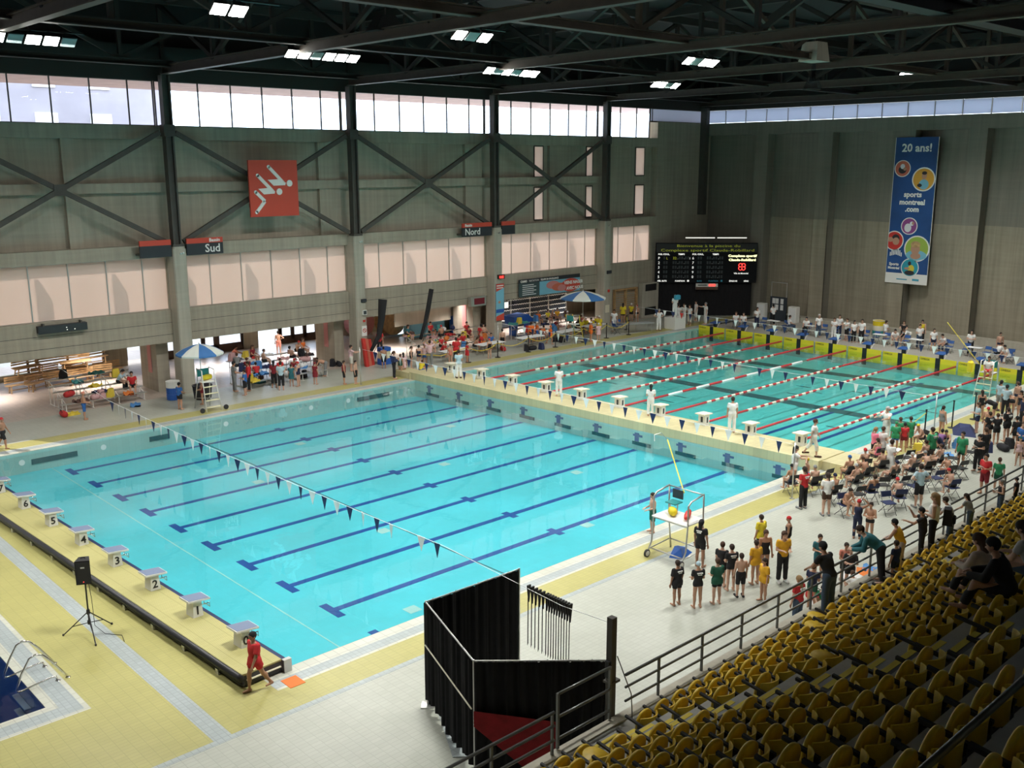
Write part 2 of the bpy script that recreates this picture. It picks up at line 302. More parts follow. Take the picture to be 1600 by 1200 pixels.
# markings on the north floor
for k in range(10):
    y=23.75-2.5*k; g=MB(); g.box((xb(y,1)+2,y-.13,-D-.15),(XF-2,y+.13,-D-.1+.006)); g.build('lane_line','line_blue' if k>6 else 'pool_teal',north)
for (xa,xc) in ((37.6,38.4),(45.6,48.6)):
    m=MB(); m.hexa([(xc-.45,0,-D-.15),(xc+.45,0,-D-.15),(xa+.45,25,-D-.15),(xa-.45,25,-D-.15)],[(xc-.45,0,-D-.088),(xc+.45,0,-D-.088),(xa+.45,25,-D-.088),(xa-.45,25,-D-.088)]); m.build('cross_band','line_dark',north)
for i in range(26):
    x=random.uniform(28,49); y=random.uniform(1,24); MB().box((x,y-.5,-D-.15),(x+.12,y+.5,-D-.09)).build('floor_mark','line_dark',north)
# ---- bulkhead between the basins
bk=MB(); A=[(xb(-.55),-.55),(xb(-.55,1),-.55),(xb(25.55,1),25.55),(xb(25.55),25.55)]
bk.hexa([(x,y,.005) for x,y in A],[(x,y,BZ) for x,y in A])
A2=[(xb(0)+.02,0.02),(xb(0,1)-.02,.02),(xb(25,1)-.02,24.98),(xb(25)+.02,24.98)]
bk.hexa([(x,y,-D-.2) for x,y in A2],[(x,y,.006) for x,y in A2],1)
bulk=tag(bk.build('bulkhead',['tile_pale_yellow','pool_wall']),'pale yellow tiled bulkhead bridge separating the two pools','bulkhead')
e=MB().box((xb(25)-.1,25.4,0),(xb(25)+.9,26.9,BZ*.9)).build('end_block','tile_pale_yellow',bulk)
e=MB().box((xb(0)+.3,-2.4,0),(xb(0,1)+.2,-.55,BZ*.9)).build('end_block','tile_pale_yellow',bulk)
# ---- south starting platform
pl=thing('starting_platform','yellow slatted starting platform with black padded edge along the still pool','platform',(0,0,0),math.atan(.043))
MB().bbox((-.9,12.5,.325),(1.12,25.2,.05),.01).build('deck_top','platform_top',pl)
MB().box((-1.42,-.1,.02),(-.36,25.1,.30)).build('core','black_rubber',pl)
MB().tube([(-1.5,-.12,.255),(-1.5,25.1,.255)],.09,10).build('padded_edge','black_rubber',pl,smooth=True)
MB().tube([(-1.46,-.12,.10),(-1.46,25.1,.10)],.06,8).build('padded_edge','black_rubber',pl,smooth=True)
MB().box((-.34,-.1,.02),(-.22,25.1,.33)).build('front_edge','navy',pl)
MB().box((-.36,-.22,.0),(-.14,-.1,.35)).build('end_post','alu',pl)
for i in range(14): MB().box((-1.56,.9+i*1.75,.0),(-1.46,1.05+i*1.75,.14)).build('clip','alu',pl)
MB().box((-1.36,-.16,.17),(-.4,-.1,.19)).build('trim_bar','cream_paint',pl)
# ---- left wall
YW=31.8; YC=30.9; COLX=(0.,11.55,23.15,34.75,46.25); LED=8.22
wl=MB()
def wbox(x0,x1,z0,z1,y0=YW,y1=YW+.5): wl.box((x0,y0,z0),(x1,y1,z1))
wbox(-30,53.4,7.55,LED,YW-.15,YW+.8)       # lintel / ledge
wbox(-30,47,2.86,4.66,YW-.12,YW+.5); wbox(47,53.4,2.86,4.66,YW-.12,YW+.5)
wbox(47.0,53.4,-.1,2.86,YW,YW+.5)
wbox(53.4,61,-.1,15.74,YW,YW+1.0)
wbox(-30,53.4,13.75,14.45,YW-.05,YW+.8); 
for a_,b_ in ((-30,39.95),(40.85,45.5),(46.2,51.3),(52.4,53.4)): wbox(a_,b_,LED,13.75,YW+.55,YW+1.0)
for a_,b_ in ((39.95,40.85),(45.5,46.2),(51.3,52.4)): wbox(a_,b_,10.75,11.5,YW+.55,YW+1.0); wbox(a_,b_,LED-.1,8.4,YW+.55,YW+1.0)
wbox(-30,46.9,11.0,11.5,YW+.15,YW+.56)
FASC=MB().box((-30,YW,16.75),(60,YW+.5,18.5))
for cx in COLX:
    wbox(cx-1.55,cx-.05,LED,13.75,YW+.3,YW+.56) if cx>12 and cx<40 else wbox(cx-4.9,cx-4.2,LED,13.75,YW+.3,YW+.56)
    wbox(cx-.05,cx+.8,4.66,7.55,YW-.02,YW+.4)
wbox(52.75,53.4,4.66,7.55); wbox(46.9,48.2,4.66,7.55)
wall_left=struct(wl.build('wall_left','concrete')); FASC.build('fascia','roof_shadow',wall_left); wall_left['label']='tall board-marked concrete wall with braced steel bays'
for z in (3.3,3.95): MB().box((-30,YW-.126,z),(46.2,YW-.11,z+.02)).build('joint','sign_black',wall_left)
# board panel bays between the columns (recess panels proud by a little)
# ---- columns
def column(cx):
    t=thing('wall_column','concrete pier carrying a dark steel column on the braced wall, '+{0.:'outermost bay',11.55:'beside the red and black Sud sign',23.15:'above the no smoking notice',34.75:'beside the Nord sign',46.25:'next to the wooden wall bars'}[cx],'column',(cx,0,0))
    m=MB(); ch=.06
    prof=[(0,YC+ch),(ch,YC),(.75-ch,YC),(.75,YC+ch),(.75,YW+.02),(0,YW+.02)]
    m.prism(prof,0,8.0); m.prism([(a+(.04 if a<.4 else -.04),b+.03 if b<31.2 else b) for a,b in prof],8.0,8.12); m.build('pier','concrete_pale',t)
    m=MB(); m.box((.12,YC+.1,8.12),(.20,YC+.55,17)).box((.50,YC+.1,8.12),(.58,YC+.55,17)).box((.20,YC+.29,8.12),(.50,YC+.36,17)).box((.05,YC+.05,8.12),(.68,YC+.6,8.25)); m.build('steel_column','steel_dark',t)
    m=MB(); m.box((.05,YC+.08,13.9),(.65,YC+.6,14.5)); m.build('node_plate','steel_dark',t)
    if cx>5:
        m=MB(); m.lathe([(.02,0),(.06,.01),(.05,.1),(.02,.11)],(.42,YC-.05,7.75),8,axis='y').lathe([(.02,0),(.06,.01),(.05,.1),(.02,.11)],(.56,YC-.05,7.78),8,axis='y'); m.build('emergency_lamp','alu',t)
    return t
for cx in COLX: column(cx)
# ---- X bracing
for i in range(4):
    a,b=COLX[i]+.78,COLX[i+1]-.1; y=YC+.35
    t=thing('cross_brace','dark steel X brace in the wall bay '+['left of the Sud sign','behind the red swimmer sign','left of the Nord sign','over the advertising banner with slit windows'][i],'brace')
    MB().bar((a,y,8.35),(b,y,14.1),.22,.24).build('diagonal','steel_dark',t); MB().bar((a,y+.02,14.1),(b,y+.02,8.35),.2,.24).build('diagonal','steel_dark',t)
    MB().box(((a+b)/2-.3,y-.12,10.95),((a+b)/2+.3,y-.08,11.5)).build('gusset','steel_dark',t)
# ---- clerestory and blind windows
MX=[-3.35+1.935*k for k in range(30)]
def window(name,x0,x1,z0,z1,y,pane,frame,label,xs,fw=.05,group=None,lean=0):
    t=bpy.data.objects.new(name,None); C.objects.link(t); struct(t,label)
    m=MB(); m.box((x0,y-.05,z0-.05),(x1,y+.07,z0+.04)).box((x0,y-.05,z1-.04),(x1,y+.07,z1+.05)); m.build('frame',frame,t)
    xs=[x0]+[x for x in xs if x0+.15<x<x1-.15]+[x1]
    for i in range(len(xs)-1): MB().box((xs[i]+fw/2,y,z0+.03),(xs[i+1]-fw/2,y+.012,z1-.03)).build('pane',pane,t)
    for x in xs: MB().box((x-fw/2,y-.04,z0),(x+fw/2,y+.06,z1)).build('mullion',frame,t)
    return t
n=1
for i in range(5):
    x0=COLX[i]+.78; x1=(COLX[i+1]-.02) if i<4 else 52.45
    window('window_%d'%n,x0-.7,x1,14.45,16.75,YW+.1,'glass','steel_dark','clerestory window strip under the roof on the braced wall',MX); n+=1
    window('window_%d'%n,x0,x1 if i<4 else 52.75,4.66,7.55,YW+.12,'blind','alu','translucent blinds in the long window above the pool deck',MX,.045); n+=1
window('window_%d'%n,52.5,59.4,15.74,16.75,YW+.1,'frosted','steel_dark','short frosted clerestory in the corner',MX); n+=1
for (x0,x1) in ((39.95,40.85),(45.5,46.2),(51.3,52.4)):
    for (z0,z1) in ((11.5,13.7),(8.4,10.75)):
        if x1<46.3 and x0>45 : pass
        window('window_%d'%n,x0,x1,z0,z1,YW+.5,'blind','steel_dark','narrow slit window in the concrete bay',[],.04); n+=1
# ---- far wall
XW=59.5
wf=MB(); wf.box((XW,-26,14.75),(XW+1.4,31.9,15.72)).box((XW+1.05,-26,-.1),(XW+1.4,31.9,14.75))
for y in (26.6,20.9,14.4,9.35,3.6,-2.4,-8.4): wf.box((XW,y-1.2,-.1),(XW+1.1,y,14.75))
for y,y2 in ((20.9,26.6),(14.4,20.9),(9.35,14.4),(3.6,9.35),(-2.4,3.6)): wf.hexa([(XW+.12,y,-.1),(XW+1.1,y,-.1),(XW+1.1,y2-1.2,-.1),(XW+1.0,y2-1.2,-.1)],[(XW+.12,y,14.75),(XW+1.1,y,14.75),(XW+1.1,y2-1.2,14.75),(XW+1.0,y2-1.2,14.75)])
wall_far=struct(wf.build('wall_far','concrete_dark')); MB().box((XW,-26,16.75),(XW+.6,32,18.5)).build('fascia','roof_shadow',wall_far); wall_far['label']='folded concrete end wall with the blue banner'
lower=MB()
for y,y2 in ((20.9,26.6),(14.4,20.9),(9.35,14.4),(3.6,9.35),(-2.4,3.6)):
    lower.hexa([(XW+.085,y,.0),(XW+.4,y,.0),(XW+1.03,y2-1.2,.0),(XW+.965,y2-1.2,.0)],[(XW+.085,y,8.15),(XW+.4,y,8.15),(XW+1.03,y2-1.2,8.15),(XW+.965,y2-1.2,8.15)])
    lower.box((XW-.035,y-1.2,0),(XW+.1,y+.01,8.15))
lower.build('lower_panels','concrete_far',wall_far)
MB().box((58.7,-9,0),(XW+.3,25.5,.42)).build('bench_ledge','concrete_pale',wall_far)
xs=[31.6-1.96*k for k in range(30)]
t=bpy.data.objects.new('window_%d'%n,None); C.objects.link(t); struct(t,'frosted clerestory strip along the end wall'); n+=1
for i in range(20):
    MB().box((XW+.1,xs[i+1]+.03,15.74),(XW+.12,xs[i]-.03,16.72)).build('pane','frosted',t); MB().box((XW+.06,xs[i]-.03,15.72),(XW+.16,xs[i]+.03,16.75)).build('mullion','alu',t)
cc=thing('corner_column','dark steel column hanging in the corner above the scoreboard','column'); MB().box((59.05,31.2,8.15),(59.5,31.8,17)).build('steel_column','steel_dark',cc)
# ---- lobby beyond the piers
lb=MB(); YL=41.2
lb.box((-30,YL,2.3),(60,YL+.4,4.4)); lb.box((-30,32.3,2.86),(60,YL+.4,3.2)); 
for (x0,x1) in ((11.2,12.6),(20.7,21.8),(28.5,32.5),(-3.0,-2.2)): lb.box((x0,YL-.1,-.1),(x1,YL+.4,2.9))
lb.box((-30,YL,-.1),(11.2,YL+.3,.35)); lb.box((35,37.0,-.1),(60,37.4,2.9))
wall_lobby=struct(lb.build('wall_lobby','concrete_warm'))
for (xa,xe) in ((10.9,11.5),(22.5,23.1),(34.1,34.7)):
    MB().box((xa-.1,32.4,-.1),(xe,34.6,2.86)).build('stub_wall','concrete',wall_lobby)
    MB().box((xa-.13,33.1,1.0),(xa-.1,33.55,2.6)).build('wall_panel','pink_print',wall_lobby)
MB().box((47.0,31.7,0),(53.3,31.82,2.9)).build('block_panel','concrete_pale',wall_lobby)
def lobby_window(x0,x1,xs,z0,z1,door=False):
    global n
    t=bpy.data.objects.new(('door_%d' if door else 'window_%d')%n,None); C.objects.link(t); struct(t,'brown framed glass doors in the lobby' if door else 'large bright lobby window'); n+=1
    xs=[x0]+xs+[x1]; fw=.28 if door else .12
    for x in xs: MB().box((x-fw/2,YL,z0-.3 if door else z0),(x+fw/2,YL+.12,z1)).build('mullion','wood_dark',t)
    for i in range(len(xs)-1):
        MB().box((xs[i]+fw/2,YL+.05,z0),(xs[i+1]-fw/2,YL+.065,z1)).build('pane','glass',t)
        if door: MB().box((xs[i],YL,0),(xs[i+1],YL+.1,z0)).build('kick_panel','wood_dark',t); MB().box((xs[i],YL,1.78),(xs[i+1],YL+.1,1.95)).build('transom','wood_dark',t)
    MB().box((x0,YL,z1-.06),(x1,YL+.12,z1+.06)).build('head_rail','wood_dark',t)
lobby_window(-2.2,11.2,[1.4,4.6,6.7,9.0],.35,2.3); lobby_window(12.6,14.2,[],.3,2.3); lobby_window(14.2,20.7,[15.1,16.0,16.9,17.8,18.7],.55,2.3,True)
lobby_window(18.9,20.7,[],.3,2.3); lobby_window(21.8,23.6,[],.3,2.3); lobby_window(23.6,28.5,[24.6,25.6,26.6,27.5],.55,2.3,True)
# ---- outside: brick building seen through the clerestory, street glare comes from the sky
ex=MB(); ex.box((-60,58,0),(24,62,21)); bl=tag(ex.build('apartment_building','brick'),'red brick building outside the clerestory windows','building')
for i in range(20):
    for j in range(6): MB().box((-58+i*4.0,57.9,2+j*3.2),(-56.4+i*4.0,58.0,3.4+j*3.2)).build('window','white_flat',bl)
gr=MB().box((-60,41.6,-.4),(90,90,-.2)).build('ground_outside','concrete_pale'); tag(gr,'pale paving outside the lobby windows','ground',kind='structure')
# ---- fins outside the blinds
for i,x in enumerate(MX):
    if i%2==0 and x<52: tag(MB().box((x-.1,YW+.83,4.4),(x+.1,YW+1.9,7.5)).build('facade_fin','concrete_pale'),'concrete sun fin behind the translucent blinds','fin','facade fins')
# ---- other walls, roof (mostly out of frame)
ow=MB(); ow.box((-30,-26.5,-.1),(62,-26,20.7)).box((-30.6,-26,-.1),(-30.2,46,20.7)); ow.box((60,31.9,-.1),(60.4,46,4)); struct(ow.build('wall_near','concrete'))
rf=MB(); rf.box((-30.5,-26.5,21.0),(62,33.5,21.4)); rf.box((-30,32.3,18.4),(62,32.8,21.2)).box((60,-26,18.4),(60.4,32.5,21.2))
ceiling=struct(rf.build('ceiling','roof_dark')); struct(MB().box((-30,32.4,16.92),(62,40.6,17.2)).build('ceiling_soffit','soffit_pink'),'pinkish slatted roof overhang outside the clerestory')
def truss(name,a,b,zb,zt,axis,label,panels,cw=.36,chh=.42,mt='roof_steel'):
    t=thing(name,label,'truss')
    P=lambda s,z: (a[0]+(b[0]-a[0])*s,a[1]+(b[1]-a[1])*s,z)
    MB().bar(P(0,zb+chh/2),P(1,zb+chh/2),.10,chh).bar(P(0,zb+.02),P(1,zb+.02),cw,.05).bar(P(0,zb+chh),P(1,zb+chh),cw,.05).build('bottom_chord',mt,t)
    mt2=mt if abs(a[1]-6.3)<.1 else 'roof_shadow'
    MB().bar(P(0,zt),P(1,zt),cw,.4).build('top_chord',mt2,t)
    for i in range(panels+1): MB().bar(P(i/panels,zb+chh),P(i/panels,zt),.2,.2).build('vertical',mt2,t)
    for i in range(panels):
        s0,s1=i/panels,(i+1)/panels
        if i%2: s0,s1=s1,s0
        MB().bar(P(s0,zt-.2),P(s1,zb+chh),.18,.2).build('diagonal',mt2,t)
    return t
for i,x in enumerate((.35,11.92,23.5,35.1,46.65,58.4)):
    truss('roof_truss',(x,31.3),(x,-25.7),17.05,20.7,'y','brown steel roof truss spanning from the column '+['behind the starting platform','beside the Sud sign','above the no smoking notice','beside the Nord sign','next to the wall bars','in the scoreboard corner'][i],10)
for i,y in enumerate((30.4,17.4,6.3,-4.6,-15.5)):
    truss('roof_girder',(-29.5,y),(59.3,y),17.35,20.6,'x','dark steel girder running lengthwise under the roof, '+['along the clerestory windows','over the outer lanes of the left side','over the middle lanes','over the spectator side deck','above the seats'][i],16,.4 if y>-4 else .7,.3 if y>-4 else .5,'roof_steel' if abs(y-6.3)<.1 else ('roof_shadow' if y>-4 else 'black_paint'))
for i in range(9):
    y=30-5.4*i; tag(MB().box((-29.8,y-.06,20.78),(59.5,y+.06,20.98)).build('purlin','roof_dark'),'dark roof purlin under the roof deck','purlin','roof purlins')
# ---- floodlight clusters
def cluster(cx,cy,cz,on,label,lit=True):
    t=thing('floodlight_row',label,'floodlight',(cx,cy,cz)); tl=.30 if cy<4 else -.62; t.rotation_euler[0]=tl
    MB().tube([(-1.9,0,.45),(1.9,0,.45)],.04,6).tube([(0,0,.45),(0,0,1.2)],.04,6).build('mount_bar','lamp_housing',t)
    for i,o in enumerate(on):
        x=(i-(len(on)-1)/2)*.62
        h=MB(); h.hexa([(x-.27,-.24,0),(x+.27,-.24,0),(x+.27,.24,0),(x-.27,.24,0)],[(x-.13,-.12,.3),(x+.13,-.12,.3),(x+.13,.12,.3),(x-.13,.12,.3)]); h.tube([(x,0,.3),(x,0,.45)],.03,6)
        hb=h.build('housing','lamp_housing',t)
        MB().box((x-.25,-.22,-.02),(x+.25,.22,-.004)).build('lens','lamp_lens' if o else 'lamp_off',hb)
    L=bpy.data.lights.new('floodlight','AREA'); L.shape='RECTANGLE'; L.size=3.2; L.size_y=.5; L.energy=LAMP_W*(sum(on)/5.0); L.color=(1.0,.985,.93); L.spread=math.radians(105 if cy<4 else (132 if cy<12 else 160))
    l=bpy.data.objects.new('light_source',L); C.objects.link(l); l.parent=t; l.location=(0,-.05,-.12); l.rotation_euler[0]=0 if cy<4 else .62
for (u,v,y,on,lab) in ((52,62,18.6,(1,0,1,1,0),'row of floodlights hung over the far corner of the starting platform'),(505,88,17.9,(1,1,0,1,1,1),'row of six floodlights above the Sud bay'),(800,113,17.9,(1,0,1,0,1,1),'row of floodlights hung above the Nord bay'),(1040,133,17.9,(1,1,0,1),'small row of floodlights near the corner with the scoreboard'),
                       (358,16,8.6,(1,1),'pair of floodlights high over the middle of the still pool'),(738,57,8.6,(1,0,1),'pair of floodlights with one dark lamp between over the bulkhead'),(1095,97,8.6,(1,0,1,1),'row of floodlights over the racing pool near the speaker box')):
    p=aty(u,v,y); cluster(p[0],p[1],p[2],on,lab)
for (x,y,on) in ((-12,18,(1,1,1,1,1)),(-8,8.3,(1,1,1,1)),(49,9,(1,1,1,1)),(3,-3.75,(1,1,1,1)),(16,-3.75,(1,1,1,1)),(29,-3.75,(1,1,1,1)),(43,-3.75,(1,1,1,1))):
    cluster(x,y,17.6 if y>0 else 17.95,on,'floodlight row '+{-12:'behind the dive basin by the braced wall',-8:'over the dive basin',49:'over the far touch pads',3:'over the black curtain booth',16:'over the children by the rolling guard chair',29:'over the folding chairs',43:'over the far guard chair'}[x])

# ---- unseen fill lights, added as battens to brighten the lobby
for i,x in enumerate((-4,3,9,16,22,28,34,40,46)):
    t=thing('lobby_fill_light','added fill light batten, unseen under the lobby ceiling','light',(x,36.6 if x<28 else 33.6,2.78),0,'added lobby fill lights'); MB().bbox((0,0,.03),(2.4,.22,.06),.01).build('housing','white_paint',t); MB().box((-1.15,-.08,-.012),(1.15,.08,0)).build('tube','tube_light',t)
    L=bpy.data.lights.new('batten','AREA'); L.shape='RECTANGLE'; L.size=2.3; L.size_y=.8; L.energy=130; L.spread=math.radians(100); L.color=(1,.93,.9); l=bpy.data.objects.new('light_source',L); C.objects.link(l); l.parent=t; l.location=(0,0,-.04)
# ================================================================== SPECTATOR STAND
X0,Y0,Z0,RD,RH,SS=1.9586,-9.854,2.220,.848,.5936,.53
T0=Z0-.48
def yrow(r): return Y0-RD*r
def trow(r): return T0+RH*r
AISLE=((X0-2.75*SS,X0-.55*SS),(X0+16.55*SS,X0+18.75*SS))
st=MB(); NR=18
for r in range(NR):
    yf=yrow(r)+.38 if r else -9.12; yb=yrow(r+1)+.38
    st.box((-29.9,yb,trow(r)-.75 if r else .0),(59.3,yf,trow(r)))
    st.box((-29.9,yb-.2,0),(59.3,yb,trow(r)-.6)) if r else None
stand=struct(st.build('floor_stand','stand_concrete')); stand['label']='stepped concrete terrace of the spectator stand'
wall_stand=struct(MB().box((-29.9,-9.33,0),(59.3,-9.10,1.78)).build('wall_stand','concrete_pale'))
mat('step_grey',(.09,.09,.09),.8)
for (a,b) in AISLE:
    for r in range(NR-3):
        MB().box((a+.06,yrow(r)-.02-.46,trow(r)),(b-.12,yrow(r)-.02-.06,trow(r)+RH/2)).build('half_step','step_grey',stand)
        for (yy,zz) in ((yrow(r)-.08,trow(r)+RH/2),(yrow(r)+.36,trow(r))):
            MB().box((a+.15,yy-.09,zz),(b-.12,yy,zz+.006)).build('nosing_strip','stripe_yellow',stand)
        MB().box(((a+b)/2+.3,yrow(r)-.38,trow(r)+RH/2),((a+b)/2+.55,yrow(r)-.20,trow(r)+RH/2+.006)).build('row_plate','white_flat',stand) if r%2==1 else None
# ---- tip-up seat, facing +y
def seat_meshes():
    g=[];nx=11
    def back(z,t):
        row=[]
        for i in range(nx):
            s=i/(nx-1)*2-1; x=s*.232; y=-.10+.15*abs(s)**2.2; row.append((x,y+t,z+(0 if z<.3 else -.03*s*s)))
        return row
    m=MB(); zs=(.20,.25,.32,.40,.45,.465); grid=[back(z,0.0 if k<4 else -.004*(k-3)) for k,z in enumerate(zs)]; m.sheet(grid)
    grid2=[[(x,y+.022,z) for x,y,z in row] for row in grid]; m.sheet([row[::-1] for row in grid2])
    n=len(zs)
    for a,b in ((grid,grid2),):
        m.sheet([a[-1],b[-1]]); m.sheet([b[0],a[0]]); m.sheet([[r[0] for r in b],[r[0] for r in a]]); m.sheet([[r[-1] for r in a],[r[-1] for r in b]])
    back_me=m.mesh('backrest',True)
    m=MB(); n=14; outl=[(-.215,.10),(.215,.10)]+[(.22*math.cos(a),.29+.22*math.sin(a)) for a in [PI*i/n for i in range(n+1)]]
    k=len(outl); vs=[]
    for (dy,ins) in ((-.03,.02),(-.045,0.0),(-.075,0.0),(-.09,.03)):
        for (x,z) in outl: vs.append((x*(1-ins*3),.22+dy+ (z-.3)*-.12,.3+(z-.3)*(1-ins*2)))
    fs=[tuple(range(k-1,-1,-1)),tuple(3*k+i for i in range(k))]+[(j*k+i,j*k+(i+1)%k,(j+1)*k+(i+1)%k,(j+1)*k+i) for j in range(3) for i in range(k)]
    pan=m.add(vs,fs).mesh('seat_pan',True)
    m=MB(); outl2=[(x,(z-.10)) for x,z in outl]; vs=[]
    for (dz,ins) in ((.25,.02),(.265,0),(.29,0),(.305,.03)):
        for (x,z) in outl2: vs.append((x*(1-ins*3),.02+z*(1-ins),dz+.12*z))
    panopen=m.add(vs,fs).mesh('seat_pan',True)
    m=MB(); m.hexa([(-.289,-.06,.285),(-.239,-.06,.285),(-.239,.40,.34),(-.289,.40,.34)],[(-.289,-.06,.325),(-.239,-.06,.325),(-.239,.40,.385),(-.289,.40,.385)]); arm=m.mesh('armrest')
    m=MB(); m.bar((-.265,.02,0),(-.265,.02,.30),.14,.045).bar((-.265,-.02,.18),(.232,-.03,.18),.04,.06).box((-.29,-.06,0),(-.235,.12,.012)); br=m.mesh('bracket')
    for me,k in ((back_me,'seat_yellow'),(pan,'seat_yellow'),(panopen,'seat_yellow'),(arm,'seat_black'),(br,'seat_black')): me.materials.append(MAT[k])
    return back_me,pan,panopen,arm,br
SB,SP,SPO,SA,SBR=seat_meshes()
OCC={(6,5),(7,2),(7,4)}
OPEN={(0,12):'beside the front handrail',(1,9):'in the second row',(4,1):'by the stair with the row plates',(1,-4):'in the second row left of the curtain pole'}
nseat=0
for r in range(0,12):
    for c in range(-14,40):
        if -3<c<0 or 17<=c<=18: continue
        x=X0+SS*(c-.3 if c<0 else (c+.3 if c>18 else c)); y=yrow(r)-.15; z=trow(r)
        u,v=proj((x,y,z+.3)); d=(np.array((x,y,z))-CAMP)@_fw
        if d<1 or not(-25<u<1625 and v<1235): continue
        op=(r,c) in OPEN; oc=(r,c) in OCC
        blk='left of the first stair' if c<0 else ('between the two stairs' if c<17 else 'beyond the second stair')
        t=thing('stadium_seat',('yellow seat with its pan folded down, '+OPEN[(r,c)]) if op else 'yellow seat under a seated spectator in row %s of the stand'%(['','','','','','six','seven','eight'][r]+(', nearer the stair' if c==2 else '')) if oc else 'folded yellow seat, row %s, %s'%(['one','two','three','four','five','six','seven','eight','nine','ten','eleven','twelve'][r],('%s from first stair, booth side'%ORD[-3-c]) if c<0 else ('%s from first stair'%ORD[c] if c<17 else '%s past second stair'%ORD[c-19])),'seat',(x,y,z),0,None if op or oc else 'folded seats in row %d %s'%(r+1,blk))
        ob('backrest',SB,t); ob('seat_pan',SPO if op or oc else SP,t); ob('armrest',SA,t); ob('bracket',SBR,t)
        if c in (-3,16): ob('armrest',SA,t,(.53,0,0))
        nseat+=1
print('seats',nseat)
# ---- front handrail
hr=thing('handrail','grey steel three-bar handrail along the front of the spectator stand','handrail',(0,-9.2,0))
for z in (2.63,2.36,2.06): MB().tube([(2.15,0,z),(59,0,z)],.026 if z<2.6 else .032,8).build('rail','rail_grey',hr,smooth=True)
for k in range(38): MB().box((3.19+1.47*(k)-.022,-.022,1.78),(3.19+1.47*k+.022,.022,2.63)).build('post','rail_grey',hr)
hl=thing('handrail','short stepped steel handrail in front of the black curtain booth','handrail',(0,-9.2,0))
for z in (2.63,2.36,2.06): MB().tube([(-12,0,z),(.15,0,z)],.03,8).build('rail','rail_grey',hl,smooth=True)
for x in (-11.8,-10.3,-8.8,-7.3,-5.8,-4.3,-2.8,-1.4,.1): MB().box((x-.022,-.022,1.78),(x+.022,.022,2.63)).build('post','rail_grey',hl)
for z in (2.92,2.45,2.0): MB().tube([(.3,.05,z),(1.75,.05,z)],.03,8).build('gate_rail','rail_grey',hl,smooth=True)
for x in (.3,1.75): MB().box((x-.025,.03,1.8),(x+.025,.08,2.93)).build('gate_post','rail_grey',hl)
# rail higher up the stand
ur=thing('handrail','dark steel handrail crossing the upper seat rows','handrail',(0,-17.9,0))
MB().tube([(-9,0,7.9),(4,0,7.9)],.035,8).build('rail','rail_grey',ur,smooth=True)
for x in (-8,-5.2,-2.4,.4,3.2): MB().box((x-.02,-.02,6.79),(x+.02,.02,7.88)).build('post','rail_grey',ur)
# pole carrying the flag line at the stand
pp=thing('flag_pole','dark steel pole clamped to the handrail holding the flag cable','pole',(1.95,-8.99,0))
MB().box((-.07,-.07,1.3),(.07,.07,3.85)).build('post','steel_dark',pp); MB().box((-.28,-.03,1.35),(.1,.09,1.55)).box((-.1,-.09,2.45),(.18,.12,2.5)).build('clamp','steel_dark',pp); MB().box((-.13,-.05,2.6),(-.07,.05,2.95)).build('winch','black_paint',pp)
tag(MB().tube([(2.0,-9.1,3.05),(2.12,-9.38,2.3),(2.14,-9.42,1.62)],.012,5).build('guy_wire','rail_grey'),'thin stay wire running from the flag pole down to the front seats','wire')
# ================================================================== POOL EQUIPMENT
SK=.043
mat('block_top',(.16,.20,.30),.6); mat('block_white',(.74,.74,.70),.45); mat('far_top',(.03,.10,.32),.5); mat('far_block',(.035,.045,.06),.5); mat('black_letter',(.01,.01,.01),.6)
def block(name,label,loc,rz,kind,num,grp=None):
    t=thing(name,label,'starting block',loc,rz,grp)
    w=.26
    if kind=='south':
        MB().hexa([(-.16,-.2,0),(.14,-.2,0),(.14,.2,0),(-.16,.2,0)],[(-.13,-.18,.46),(.11,-.18,.46),(.11,.18,.46),(-.13,.18,.46)]).build('pedestal','block_white',t)
        MB().hexa([(-.30,-w,.49),(.34,-w,.43),(.34,w,.43),(-.30,w,.49)],[(-.30,-w,.54),(.34,-w,.48),(.34,w,.48),(-.30,w,.54)]).build('platform','block_white',t)
        MB().hexa([(-.28,-w+.02,.541),(.32,-w+.02,.481),(.32,w-.02,.481),(-.28,w-.02,.541)],[(-.28,-w+.02,.549),(.32,-w+.02,.489),(.32,w-.02,.489),(-.28,w-.02,.549)]).build('grip_surface','block_top',t)
        MB().tube([(.14,-.16,.30),(.36,-.16,.30),(.36,-.16,.18),(.36,.16,.18),(.36,.16,.30),(.14,.16,.30)],.014,6).build('backstroke_bar','chrome',t,smooth=True)
        if num: text('number',num,.34,'black_letter',t,facing((-.02,-.2,.08),(1,0,0)),.004,'CENTER',.006)
    elif kind=='bulk':
        MB().hexa([(-.16,-.2,0),(.16,-.2,0),(.16,.2,0),(-.16,.2,0)],[(-.16,-.2,.52),(.16,-.2,.50),(.16,.2,.50),(-.16,.2,.52)]).build('pedestal','block_white',t)
        MB().hexa([(-.38,-w,.55),(.36,-w,.50),(.36,w,.50),(-.38,w,.55)],[(-.38,-w,.60),(.36,-w,.55),(.36,w,.55),(-.38,w,.60)]).build('platform','rope_white',t)
        MB().box((-.175,-.05,.16),(-.161,.06,.42)).build('back_panel','far_block',t); MB().box((-.06,-.21,.14),(.05,-.2,.40)).build('side_panel','far_block',t)
    else:
        MB().bbox((0,0,.26),(.2,.26,.52),.02).build('pedestal','far_block',t)
        MB().hexa([(-.34,-.3,.48),(.32,-.3,.55),(.32,.3,.55),(-.34,.3,.48)],[(-.34,-.3,.53),(.32,-.3,.60),(.32,.3,.60),(-.34,.3,.53)]).build('platform','far_top',t)
        MB().tube([(-.1,-.26,.05),(-.30,-.26,.1),(.05,-.36,.55)],.02,6).build('handle','white_paint',t)
    return t
